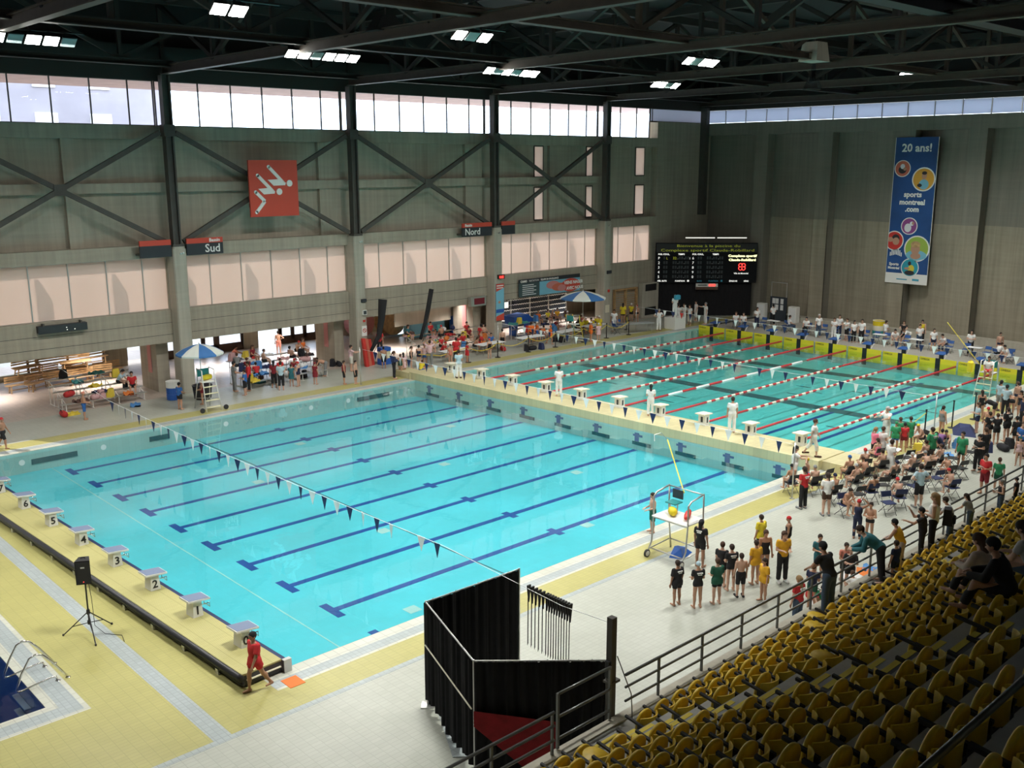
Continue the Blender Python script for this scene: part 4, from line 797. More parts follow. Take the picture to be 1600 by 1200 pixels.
# ---- lifeguard chairs
mat('cream_step',(.72,.68,.45),.5); mat('umb_blue',(.05,.17,.42),.7); mat('umb_white',(.70,.74,.68),.7)
gc=thing('guard_chair','rolling steel lifeguard chair with white platform by the still pool edge','lifeguard chair',(12.75,-2.25,0),0)
def tb(par,name,P,r=.028,m='alu'): return MB().tube(P,r,8).build(name,m,par,smooth=True)
for y in (.65,-.72):
    tb(gc,'leg',[(-.62,y,.12),(-.4,y,.5),(-.34,y,1.35),(-.34,y,2.0),(-.2,y,2.12),(.45,y,2.22)]); tb(gc,'leg',[(.62,y,.0),(.45,y,1.3),(.45,y,2.22)]); tb(gc,'side_rail',[(-.55,y,.28),(.58,y,.34)],.022)
for x,z in ((-.34,1.30),(.45,1.30),(-.5,.3),(.58,.32),(.45,2.2)): tb(gc,'crossbar',[(x,-.72,z),(x,.65,z)],.022)
MB().bbox((.05,-.04,1.36),(.95,1.4,.05),.012).build('platform','white_paint',gc); MB().bbox((.25,.3,1.75),(.4,.42,.04),.01).build('seat','teal_plastic',gc); MB().bbox((.45,.3,1.98),(.04,.42,.3),.01).build('backrest','far_block',gc); MB().tube([(.25,.15,1.38),(.25,.15,1.74)],.02,6).tube([(.25,.45,1.38),(.25,.45,1.74)],.02,6).build('seat_support','alu',gc)
for y in (.65,-.72):
    w=MB().lathe([(.09,-.03),(.13,-.03),(.13,.03),(.09,.03)],(-.62,y,.13),18,axis='y').build('wheel','black_rubber',gc,smooth=False); MB().lathe([(.01,-.035),(.09,-.035),(.09,.035),(.01,.035)],(-.62,y,.13),14,axis='y').build('hub','white_paint',w)
tag(MB().lathe([(.02,-.38),(.07,-.34),(.10,-.1),(.10,.1),(.07,.34),(.02,.38)],(0,0,0),12,axis='x').build('rescue_tube','red_paint',None,(12.95,-2.55,1.50),.5,smooth=True),'red rescue can lying on the rolling guard chair platform','rescue tube')
tag(MB().lathe([(.02,-.2),(.12,-.15),(.15,0),(.12,.15),(.02,.2)],(0,0,0),10,axis='x').build('hip_pack','pad_yellow',None,(12.75,-2.1,1.54),.9,smooth=True),'yellow hip pack on the rolling guard chair platform','bag')
tag(MB().hexa([(-.35,-.25,0),(.4,-.3,0),(.35,.3,0),(-.4,.2,0)],[(-.2,-.12,.3),(.2,-.1,.22),(.15,.12,.25),(-.15,.12,.33)]).build('folded_tarp','blue_plastic',None,(13.05,-2.2,.0),.3),'crumpled blue tarp under the rolling guard chair','tarp')
P0_,P1_=tuple(aty(1069,770,-1.75)),tuple(aty(1043,687,.9))
tag(MB().tube([P0_,P1_],.022,6).build('rescue_pole','rope_yellow'),'long yellow rescue pole leaning from the rolling guard chair over the water','pole')
tag(MB().tube([P1_,(P1_[0]-.15,P1_[1]+.2,P1_[2]+.25),(P1_[0]-.4,P1_[1]+.3,P1_[2]+.2),(P1_[0]-.5,P1_[1]+.2,P1_[2])],.014,6).build('rescue_hook','alu'),'small metal hook at the tip of the yellow pole','hook')
def umbrella(label,loc,h,r=1.15,tilt=0):
    t=thing('parasol',label,'parasol',loc); 
    MB().tube([(0,0,h-1.9),(0,0,h+.03)],.022,8).build('pole','alu',t); n=8
    for k in range(n):
        a0,a1=2*PI*k/n+.3,2*PI*(k+1)/n+.3; g=[]
        for (f,dz) in ((0.02,0),(.35,-.09),(.7,-.26),(1.0,-.48),(1.0,-.56)):
            g.append([(r*f*math.cos(a)*(1-.03*(abs(i-2)==0)),r*f*math.sin(a)*(1-.03*(i==2)),h+dz) for i,a in enumerate([a0+(a1-a0)*q/4 for q in range(5)])])
        MB().sheet(g).build('panel','umb_blue' if k%2 else 'umb_white',t)
    MB().lathe([(.03,0),(.04,.04),(.01,.09)],(0,0,h),8).build('finial','white_paint',t); return t
def tall_chair(label,loc,rz,m='white_paint'):
    t=thing('guard_chair',label,'lifeguard chair',loc,rz)
    for y in (-.42,.42):
        tb(t,'leg',[(-.75,y,0),(-.30,y*.8,1.75),(-.28,y*.8,2.1)],.026,m); tb(t,'leg',[(.62,y,0),(.28,y*.8,1.5),(.3,y*.8,2.15)],.026,'alu'); tb(t,'armrest',[(-.28,y*.8,2.1),(.3,y*.8,2.15)],.022,'alu')
    for i in range(4): f=(i+.7)/5.2; MB().bbox((-.75+.46*f*1.05,0,1.75*f),(.16,.80-.1*f,.035),.008).build('step','cream_step',t)
    MB().bbox((.0,0,1.48),(.6,.70,.04),.01).build('seat','white_paint',t); MB().bbox((.3,0,1.9),(.04,.62,.4),.01).build('backrest','teal_plastic',t)
    tb(t,'brace',[(-.5,-.4,.6),(.5,.4,.55)],.018,'alu'); tb(t,'brace',[(-.55,.4,.5),(.55,-.4,.5)],.018,'alu'); return t
tall_chair('white ladder-style lifeguard chair in front of the first pier',(11.0,26.9,0),PI/2)
umbrella('blue and white parasol over the ladder-style guard chair at the first pier',(10.95,27.3,0),3.4,1.2)
for k,(x,) in enumerate(((10.35,),(11.65,))): tag(MB().lathe([(.04,-.03),(.13,-.03),(.13,.03),(.04,.03)],(x,26.15,.13),14,axis='y').build('chair_wheel','black_rubber'),'small black wheel standing in front of the ladder-style guard chair','wheel','guard chair wheels')
tag(MB().lathe([(.05,-.3),(.13,-.25),(.15,0),(.13,.25),(.05,.3)],(0,0,0),10,axis='x').build('rescue_bag','pad_yellow',None,(11.1,27.0,1.66),.2,smooth=True),'yellow rescue bag on the seat of the ladder-style guard chair','bag')
tall_chair('yellow ladder-style lifeguard chair beside the stanchion barrier on the far deck',(38.4,26.75,0),PI,'rope_yellow')
umbrella('blue and white parasol above the far deck near the scoreboard',(40.3,27.6,0),3.55,1.65)
tall_chair('white ladder-style lifeguard chair at the far end of the racing pool',(42.6,.0,0),0)
tag(MB().tube([(42.3,.4,1.9),(42.0,2.2,4.0)],.02,6).build('rescue_pole','rope_yellow'),'thin yellow pole held at the far guard chair','pole')
tag(MB().bbox((0,0,0),(.5,.3,.7),.1).build('rescue_bag','pad_yellow',None,(42.0,.75,1.75),.3),'yellow rescue pack hung on the far guard chair','bag')
# ---- bins and drums
def barrel(name,label,loc,r,h,cols,cat='barrel'):
    t=thing(name,label,cat,loc); k=len(cols)
    for i,c in enumerate(cols): z0,z1=h*i/k,h*(i+1)/k; MB().lathe([(r*.96,z0),(r,z0+.03),(r,z1-.03),(r*.96,z1)],(0,0,0),20).build('band',c,t)
    MB().tube([(r*math.cos(a),r*math.sin(a),h) for a in [2*PI*i/20 for i in range(20)]],.02,6,closed=True).build('rim','white_paint',t); return t
barrel('plastic_drum','blue and white plastic drum beside the first pier',(10.65,30.2,0),.36,1.0,('blue_plastic','blue_plastic','white_paint')); 
t=thing('wheeled_tub','large dark grey tub standing beside the ladder-style guard chair','tub',(11.85,29.2,0)); MB().lathe([(.38,0),(.45,.05),(.52,.7),(.55,.78),(.5,.78),(.42,.1)],(0,0,0),20).build('tub','black_rubber',t,smooth=True)
barrel('plastic_drum','cream and green drum against the far wall under the banner',(57.6,13.9,0),.42,1.1,('teal_plastic','cream_paint','pad_yellow'))
t=thing('red_mats','red gym mats leaning on the pier under the no smoking notice','mat',(23.25,30.45,0))
for i in range(3): MB().hexa([(.05+.28*i,-.25+.1*i,0),(.27+.28*i,-.22+.1*i,0),(.27+.28*i,.0+.08*i,0),(.05+.28*i,.0+.08*i,0)],[(.05+.22*i,.12,1.75-.05*i),(.25+.22*i,.12,1.75-.05*i),(.25+.22*i,.3,1.75-.05*i),(.05+.22*i,.3,1.75-.05*i)]).build('mat',('d_red','d_coral','d_red')[i],t)
t=thing('equipment_rack','blue crate rack of pull buoys beside the red mats','rack',(24.3,30.2,0)); MB().bbox((.35,0,.2),(.75,.5,.4),.02).build('tray','blue_plastic',t); MB().bbox((.35,0,.98),(.75,.5,.25),.02).build('tray','blue_plastic',t); MB().box((.0,-.22,.4),(.7,.22,.85)).build('shelf_goods','cream_step',t)
# ---- reels
rl=thing('rope_reel','large wooden lane rope reel in the lobby','reel',(31.3,38.2,0)); MB().lathe([(.05,-.06),(1.02,-.06),(1.02,0),(.05,0)],(0,0,1.12),28,axis='y').build('front_disc','wood',rl); MB().lathe([(.05,1.0),(1.02,1.0),(1.02,1.06),(.05,1.06)],(0,0,1.12),28,axis='y').build('rear_disc','wood',rl); MB().lathe([(.6,0),(.6,1.0)],(0,0,1.12),20,axis='y').build('wound_rope','rope_red',rl); MB().box((-.9,-.1,0),(.9,1.1,.14)).build('cradle','alu',rl); MB().lathe([(.001,-.1),(.06,-.1),(.06,-.06)],(0,0,1.12),10,axis='y').build('axle','steel_dark',rl)
r2=thing('rope_reel','lane rope reel wound with dark blue and yellow floats','reel',(34.0,38.9,0))
for i in range(9): MB().lathe([(.35,-.9+i*.2),(.95,-.9+i*.2),(.95,-.72+i*.2),(.35,-.72+i*.2)],(0,0,1.15),20,axis='x').build('wound_rope',('navy','navy','rope_yellow')[i%3],r2)
MB().lathe([(.05,.95),(1.05,.95),(1.05,1.0),(.05,1.0)],(0,0,1.15),24,axis='x').build('end_disc','concrete_pale',r2); MB().box((-.9,-.6,0),(1.0,.6,.2)).build('cradle','navy',r2)
r3=thing('rope_reel','lane rope reel wound with pale red floats behind the net','reel',(29.2,39.6,0)); MB().lathe([(.3,-.5),(1.0,-.5),(1.0,.5),(.3,.5)],(0,0,1.1),20,axis='y').build('wound_rope','pink_print',r3); MB().box((-.8,-.6,0),(.8,.6,.15)).build('cradle','alu',r3)
# black mesh screen with white wavy lane ropes behind the swimmers
ms=thing('rope_rack','dark rack hung with wavy white lane ropes under the advertising banner','rack',(38.2,35.2,0)); MB().box((0,0,.1),(8.2,.06,2.8)).build('screen','far_block',ms)
for x in (0,2.05,4.1,6.15,8.2): MB().box((x-.06,-.06,.0),(x+.06,.0,2.84)).build('upright','alu',ms)
for i in range(6): MB().tube([(8.2*k/64,-.08,.6+i*.38+.06*(k%2)) for k in range(65)],.035,5).build('rope','rope_clearwhite',ms)
tag(MB().hexa([(-1.1,-.5,.9),(1.1,-.5,.9),(1.1,.5,.9),(-1.1,.5,.9)],[(-1.2,-.6,1.5),(.2,-.6,1.6),(.2,.6,1.6),(-1.2,.6,1.5)]).box((-.8,-.4,0),(-.7,.4,.92)).box((.7,-.4,0),(.8,.4,.92)).build('tarp_bin','blue_plastic',None,(38.6,32.3,0)),'blue covered bin under the advertising banner','bin')
tag(MB().bbox((0,0,.55),(3.2,1.0,1.1),.08).build('pool_cover_trolley','d_pool',None,(33.2,37.0,0)),'pale blue pool cover trolley behind the swimmers on the left deck','trolley')
tag(MB().bbox((0,0,.65),(2.2,.8,1.3),.1).build('cover_roll','blue_plastic',None,(36.3,36.2,0)),'dark blue cover roll in the lobby behind the far bleacher','cover')
# grey shutter and opening in the lobby
tag(MB().box((29.0,34.9,1.35),(34.0,35.0,2.85)).build('roller_shutter','concrete_pale'),'half lowered grey shutter above the lobby counter','shutter')
# ---- stanchions with yellow rope
def stanchion(x,y,lab,grp,h=1.05):
    t=thing('stanchion',lab,'stanchion',(x,y,0),0,grp); MB().lathe([(.02,0),(.2,.0),(.2,.02),(.04,.05)],(0,0,0),14).build('base','black_paint',t); MB().tube([(0,0,.03),(0,0,h)],.035,8).build('post','black_paint',t); MB().lathe([(.035,0),(.05,.01),(.05,.05),(.02,.07)],(0,0,h),8).build('cap','black_paint',t)
LS=[(28.9,26.95),(31.4,26.9),(34.2,26.9),(36.8,26.9),(39.7,26.95),(42.1,26.9),(44.4,26.75),(46.1,28.4)]
for i,(x,y) in enumerate(LS): stanchion(x,y,'black stanchion of the yellow rope barrier, %s from the bulkhead'%ORD[i],'left deck stanchions')
for i in range(len(LS)-1):
    (xa,ya),(xc,yc)=LS[i],LS[i+1]; tag(MB().tube([(xa+(xc-xa)*s,ya+(yc-ya)*s,.98-.45*4*s*(1-s)*.8) for s in [k/8 for k in range(9)]],.022,6).build('barrier_rope','rope_yellow'),'sagging yellow barrier rope, %s span from the bulkhead'%ORD[i],'rope','left deck barrier ropes')
tag(MB().tube([(25.4,27.6,.9),(27,27.4,.62),(28.9,26.95,.98)],.022,6).build('barrier_rope','rope_yellow'),'yellow barrier rope running from the first stanchion toward the bulkhead end','rope')
RS=[(32.6,-1.25),(35.3,-1.35),(37.7,-1.4),(40.5,-1.4)]
for i,(x,y) in enumerate(RS): stanchion(x,y,'tall black stanchion on the stand side of the racing pool, %s from the bulkhead'%ORD[i],'right deck stanchions',1.3)
tag(MB().tube([(30.6,-.9,.3),(31.4,-1.0,.7),(32.6,-1.25,1.2)],.018,6).build('barrier_rope','rope_yellow'),'yellow rope sloping to the tall stanchion by the right pool edge','rope')
# ---- folding chairs
def chair_meshes():
    m=MB()
    for x in (-.21,.21):
        m.tube([(x,-.24,0),(x,.02,.45),(x,.16,.85)][::-1] if 0 else [(x,.26,0),(x,-.02,.43),(x,-.20,.84)],.012,6); m.tube([(x*.92,-.26,0),(x*.92,.20,.44)],.012,6)
    m.tube([(-.21,.2,.1),(.21,.2,.1)],.008,5).tube([(-.2,-.18,.1),(.2,-.18,.1)],.008,5)
    fr=m.mesh('frame',True); fr.materials.append(MAT['rail_grey'])
    s=MB().bbox((0,.03,.45),(.42,.42,.03),.012).mesh('seat'); b=MB(); b.add([(-.215,-.155,.62),(.215,-.155,.62),(.215,-.195,.82),(-.215,-.195,.82),(-.215,-.135,.62),(.215,-.135,.62),(.215,-.175,.82),(-.215,-.175,.82)],[(0,3,2,1),(4,5,6,7),(0,1,5,4),(1,2,6,5),(2,3,7,6),(3,0,4,7)]); bk=b.mesh('backrest')
    out={}
    for k,mm in (('black','seat_black'),('blue','navy'),('far','far_top')):
        s2=s.copy(); s2.materials.append(MAT[mm]); b2=bk.copy(); b2.materials.append(MAT[mm]); out[k]=(fr,s2,b2)
    return out
CH=chair_meshes()
def fold_chair(p,rz,kind,label,grp):
    t=thing('folding_chair',label,'chair',(p[0],p[1],0),rz,grp); f,s,b=CH[kind]; ob('frame',f,t); ob('seat',s,t); ob('backrest',b,t); return t
CHP=[]
for (u,v,k,d) in ((1236,772,'black',-25),(1272,774,'black',-30),(1290,762,'black',-10),(1303,788,'black',-20),(1326,757,'black',-25),(1336,771,'black',-15),(1318,806,'blue',160),(1350,745,'black',-35),(1353,759,'black',-20),(1360,786,'blue',-30),(1370,728,'black',-20),(1377,747,'black',-28),(1386,803,'blue',150),(1398,739,'black',-15),(1393,762,'black',-20),(1404,795,'blue',-40),(1417,731,'black',-25),(1424,752,'black',-15),(1428,777,'blue',-20),(1445,731,'black',-20),(1449,749,'black',-30),(1462,764,'blue',-22),(1468,738,'black',-15),(1440,768,'black',-30),(1482,756,'black',-25),(1487,779,'blue',-25),(1500,748,'black',-20),(1409,773,'black',-18),(1378,775,'black',-40),(1430,737,'black',-10),(1340,790,'black',-25),(1470,715,'black',30),(1490,732,'black',10),(1440,700,'black',60),(1515,722,'black',0)):
    p=at(u,v); CHP.append((p[0],p[1],math.radians(d)))
    fold_chair(p,math.radians(d),k,'%s folding chair among the rows set out on the right deck'%('navy blue' if k=='blue' else 'black'),'%s folding chairs on the right deck'%k)
for (x,y,d) in ((54.3,21.6,90),(54.2,19.6,90),(54.6,16.6,100),(54.4,15.6,80),(54.2,14.4,90),(54.4,13.2,90),(54.3,11.6,95),(54.4,10.2,90),(54.5,8.4,90),(54.4,7.2,90),(54.2,6.0,90),(54.0,4.6,80),(54.2,3.2,95),(54.2,2.0,90),(54.4,12.4,90),(54.4,17.8,90)): fold_chair((x,y),math.radians(d),'far','blue folding chair behind the far starting blocks','blue chairs on the far deck')
for (x,y,d) in ((44.6,28.3,200),(45.5,28.6,170),(43.9,27.6,260)): fold_chair((x,y),math.radians(d),'far','blue chair at the grey table below the scoreboard corner','blue chairs at the grey table')
# ---- tables
def table(p,rz,L,Wd,h,label,mt='paper',grp=None):
    t=thing('folding_table',label,'table',(p[0],p[1],0),rz,grp); MB().bbox((0,0,h-.02),(L,Wd,.04),.012).build('tabletop',mt,t)
    for sx in (-1,1):
        for sy in (-1,1): MB().tube([(sx*(L/2-.15),sy*(Wd/2-.08),0),(sx*(L/2-.2),sy*(Wd/2-.1),h-.03)],.016,6).build('leg','alu',t)
    return t
table((45.6,26.9),-.35,2.4,.8,.74,'grey folding table below the scoreboard corner','tile_grey')
for i,(x,y) in enumerate(((54.0,17.2),(54.1,12.0),(54.0,9.3),(53.8,5.3),(54.1,20.6))): table((x,y),PI/2,.9,.5,.72,'small pale table between the officials on the far deck','paper','far deck tables')
for i,(x,y,r) in enumerate(((28.6,27.9,0),(31.9,28.2,.05),(35.6,28.2,0),(39.3,28.2,.1),(42.6,28.6,.1))): table((x,y),r,2.2,.8,.74,'long pale table with team things '+['beside the bulkhead end','behind the red shirted swimmers','beside the orange shirted swimmers','behind the yellow guard chair','beside the parasol near the pier'][i])
# ---- aluminium bleachers
def bleacher(p,rz,L,tiers,label):
    t=thing('bleacher',label,'bleacher',(p[0],p[1],0),rz)
    for k in range(tiers):
        z=.42+.22*k; y=.58*k
        MB().bbox((L/2,y+.13,z),(L,.26,.035),.008).build('seat_plank','alu',t)
        if k: MB().bbox((L/2,y-.16,z-.30),(L,.22,.03),.008).build('foot_plank','alu',t)
    for i in range(4):
        x=.15+(L-.3)*i/3; m=MB(); m.tube([(x,0,.02),(x,.58*(tiers-1)+.2,.02)],.022,6).tube([(x,.1,.42),(x,.58*(tiers-1)+.1,.42+.22*(tiers-1))],.02,6)
        for k in range(tiers): m.tube([(x,.58*k+.1,.02),(x,.58*k+.1,.40+.22*k)],.02,6)
        m.build('frame','white_paint',t)
    return t
BLA=(5.2,31.1,0); bleacher(BLA,0,4.4,5,'aluminium bleacher with bags in the bay left of the first pier')
BLB=(14.7,29.3,0); bleacher(BLB,.02,5.4,5,'aluminium bleacher covered with towels and bags right of the first pier')
BLC=(27.2,29.0,0); bleacher(BLC,.0,6.6,5,'aluminium bleacher crowded with red shirted swimmers')
BLD=(36.4,29.3,0); bleacher(BLD,.0,6.6,4,'aluminium bleacher under the advertising banner')
# ---- stacked wooden benches in the lobby
def wood_bench(p,rz,tilt,label,grp):
    t=thing('wooden_bench',label,'bench',p,rz,grp); t.rotation_euler[0]=tilt
    for i in range(4): MB().box((-.85,-.2+i*.105,.42),(.85,-.11+i*.105,.455)).build('slat','wood',t)
    for sx in (-.65,.65):
        for sy in (-.16,.14): MB().bar((sx,sy,0),(sx*.95,sy,.42),.05,.05).build('leg','wood',t)
    MB().box((-.7,-.03,.14),(.7,.02,.19)).build('stretcher','wood',t)
    for i in range(3): MB().box((-.85,.2,.55+i*.13),(.85,.225,.64+i*.13)).build('back_slat','wood',t)
for sx in (0,):
    for i,(u,v,z,r,tl) in enumerate(((35,612,0,.1,0),(62,609,0,.5,0),(95,604,0,0,0),(128,600,0,.15,0),(155,594,0,-.1,0),(45,610,.95,.3,.2),(85,605,.95,.1,0),(120,600,.95,-.1,.3),(150,594,.95,.2,0),(75,596,0,.2,0),(110,590,.3,.4,.9),(170,588,0,.1,0))):
        p=at(u,v); wood_bench((p[0],p[1]-.0,z),r,tl,'light wooden slatted bench in the jumbled pile behind the first bleacher','piled wooden benches')
# ---- notice board, water cooler, podium, starter stand
nb=thing('notice_board','tall dark notice board with white sheets by the far wall','notice board',(58.2,22.8,0),0); MB().box((-.05,-.75,.0),(.05,.75,1.95)).build('panel','far_block',nb)
for (y,z) in ((.4,1.4),(.1,1.4),(-.35,1.4),(.4,.9),(.1,.9),(-.35,.9)): MB().box((-.07,y-.13,z),(-.05,y+.13,z+.42)).build('sheet','paper',nb)
MB().tube([(0,-.7,1.95),(0,-.7,3.1),(0,.7,3.1),(0,.7,1.95)],.05,6).build('frame','alu',nb)
for (y,l) in ((24.3,'white cabinet left of the tall notice board'),(21.4,'white cabinet right of the tall notice board')):
    t=thing('cabinet',l,'cabinet',(58.25,y,0)); MB().bbox((0,0,.65),(.6,.75,1.3),.04).build('body','white_paint',t); MB().box((-.31,-.3,.1),(-.3,.3,1.2)).build('door','paper',t)
pd=thing('podium','white starter podium box at the corner of the racing pool','podium',(49.2,26.2,0)); MB().bbox((0,0,.45),(1.3,1.1,.9),.03).build('box','white_paint',pd); MB().tube([(-.6,-.5,.9),(-.6,-.5,1.9),(-.3,-.5,2.5)],.06,8).build('mast','white_paint',pd); MB().bbox((-.45,-.5,2.5),(.5,.3,.35),.04).build('camera_box','cyan_print',pd); MB().tube([(.6,-.5,0),(.6,-.5,1.8)],.05,6).build('rail','white_paint',pd)
tag(MB().bbox((0,0,.35),(.9,.6,.7),.05).build('storage_crate','d_coral',None,(57.6,1.2,0)),'stack of reddish crates by the far wall','crate')
# ---- speaker boxes under the roof
t=thing('roof_speaker','grey horn speaker cluster hanging from the girder near the end wall','speaker',tuple(aty(1271,110,6.3))); MB().hexa([(-.6,-.5,.4),(.6,-.5,.4),(.6,.5,.4),(-.6,.5,.4)],[(-.45,-.4,1.3),(.45,-.4,1.3),(.45,.4,1.3),(-.45,.4,1.3)]).build('cabinet','concrete_pale',t); MB().lathe([(.55,-.9),(.15,-.1),(.1,.3)],(0,0,0),4).build('horn','glass_dark',t); MB().tube([(0,0,1.3),(0,0,2.2)],.03,6).build('hanger','steel_dark',t)
t=thing('roof_speaker','dark horn speaker cluster hanging above the Nord bay','speaker',tuple(aty(603,50,12))); MB().hexa([(-.7,-.4,0),(.7,-.4,0),(.7,.4,0),(-.7,.4,0)],[(-.3,-.25,.6),(.3,-.25,.6),(.3,.25,.6),(-.3,.25,.6)]).build('horn','lamp_housing',t); MB().tube([(0,0,.6),(0,0,1.4)],.03,6).build('hanger','steel_dark',t)
# ---- bags, towels and small things
def duffel(c2='black_paint'):
    m=MB(); m.lathe([(.02,-.32),(.13,-.30),(.16,-.2),(.165,0),(.16,.2),(.13,.30),(.02,.32)],(0,0,.15),10,axis='x'); return m.mesh('duffel',True)
def backpack(): return MB().hexa([(-.19,-.14,0),(.19,-.14,0),(.19,.14,0),(-.19,.14,0)],[(-.15,-.06,.46),(.15,-.06,.46),(.15,.12,.46),(-.15,.12,.46)]).bbox((0,-.15,.15),(.26,.1,.22),.03).mesh('backpack')
def towel():
    g=[]
    rnd=random.Random(3)
    for j in range(7): g.append([(-.35+i*.1,-.25+j*.085,.05+.05*math.sin(i*1.7+j)+.04*math.cos(j*2.1-i)+rnd.uniform(0,.03)) for i in range(8)])
    m=MB(); m.sheet(g); m.sheet([[(x,y,0.0) for x,y,z in r][::-1] for r in g]); 
    for r0 in (0,6): m.sheet([g[r0],[(x,y,0) for x,y,z in g[r0]]])
    return m.mesh('towel',True)
strapm=MB().tube([(-.18,-.1,.25),(-.12,-.12,.36),(.12,-.12,.36),(.18,-.1,.25)],.014,5).mesh('strap'); strapm.materials.append(MAT['black_paint'])
BASE={'duffel bag':duffel(),'backpack':backpack(),'towel':towel()}; BM={}
mat('c_black',(.015,.015,.02),.8); mat('c_navy',(.02,.03,.10),.8); mat('c_red',(.5,.03,.03),.8); mat('c_orange',(.7,.2,.04),.8); mat('c_blue',(.08,.25,.55),.8); mat('c_white',(.72,.72,.72),.8); mat('c_pink',(.6,.35,.35),.8); mat('c_yellow',(.72,.55,.06),.8); mat('c_teal',(.06,.28,.28),.8); mat('c_brown',(.10,.05,.04),.8)
def bag(kind,col,p,place,rz=0):
    k=(kind,col)
    if k not in BM:
        me=BASE[kind].copy(); me.materials.append(MAT['c_'+col]); BM[k]=me
    lab='%s %s %s'%({'navy':'navy blue'}.get(col,col),kind,place)
    t=thing(kind.replace(' ','_'),lab,kind.split()[0] if kind!='duffel bag' else 'bag',p,rz,lab+' set')
    ob('body',BM[k],t)
    if kind!='towel': ob('strap',strapm,t)
rb=random.Random(11)
cols=['black','navy','red','orange','blue','white','pink','yellow','teal','brown','black','white']
def clutter(B,L,tiers,n,place):
    for i in range(n):
        k=rb.randrange(tiers); x=rb.uniform(.2,L-.4); bag(rb.choice(['towel','towel','duffel bag','backpack']),rb.choice(cols),(B[0]+x,B[1]+.58*k+.12,.44+.22*k),place,rb.uniform(0,6))
clutter(BLA,4.4,5,13,'on the bleacher left of the first pier'); clutter(BLB,5.4,5,30,'on the bleacher right of the first pier'); clutter(BLC,6.6,5,20,'on the bleacher of the red shirted swimmers'); clutter(BLD,6.6,4,18,'on the bleacher under the advertising banner')
for (u,v,k,c,pl) in ((100,651,'duffel bag','red','lying under the bleacher left of the first pier'),(112,648,'towel','yellow','lying under the bleacher left of the first pier'),(212,634,'towel','blue','hanging at the end of the bleacher left of the first pier'),(397,597,'duffel bag','black','on the deck beside the red polo man'),(408,594,'duffel bag','brown','on the deck beside the red polo man'),(404,598,'towel','teal','on the deck beside the red polo man'),(420,596,'towel','white','in front of the second bleacher'),(475,590,'backpack','black','in front of the second bleacher'),(520,572,'backpack','black','by the brown stub wall'),(530,572,'duffel bag','black','by the brown stub wall'),(822,548,'backpack','black','under the table of the orange shirted swimmers'),(832,547,'duffel bag','black','under the table of the orange shirted swimmers'),(846,546,'backpack','navy','under the table of the orange shirted swimmers'),(786,548,'duffel bag','red','on the deck behind the stanchions'),(878,535,'backpack','black','behind the yellow guard chair'),(868,534,'duffel bag','black','behind the yellow guard chair'),(1433,708,'backpack','yellow','standing on the yellow tiles by the racing pool'),(1425,718,'towel','white','beside the yellow backpack'),(1440,718,'towel','yellow','beside the yellow backpack'),(1567,704,'duffel bag','black','on the white tiles near the stand'),(1577,700,'backpack','black','on the white tiles near the stand'),(1544,706,'backpack','navy','on the white tiles near the stand'),(1478,712,'towel','blue','over the blue chair by the racing pool'),(1495,700,'backpack','blue','over the blue chair by the racing pool'),(1330,905,'towel','white','on the deck at the foot of the stand'),(1352,898,'towel','orange','on the deck at the foot of the stand'),(1366,893,'towel','blue','on the deck at the foot of the stand'),(1275,940,'duffel bag','red','on the deck at the foot of the stand'),(1282,948,'towel','white','on the deck by the red shirted girl')):
    bag(k,c,tuple(at(u,v)),pl,rb.uniform(0,6))
tag(MB().hexa([(-.8,-.5,0),(.8,-.45,0),(.75,.55,0),(-.7,.5,0)],[(-.35,-.2,.42),(.4,-.22,.34),(.3,.25,.38),(-.4,.22,.30)]).build('covered_heap','c_navy',None,tuple(at(1507,676)),.4),'navy blue tarp over a heap on the right deck beyond the stanchions','tarp')
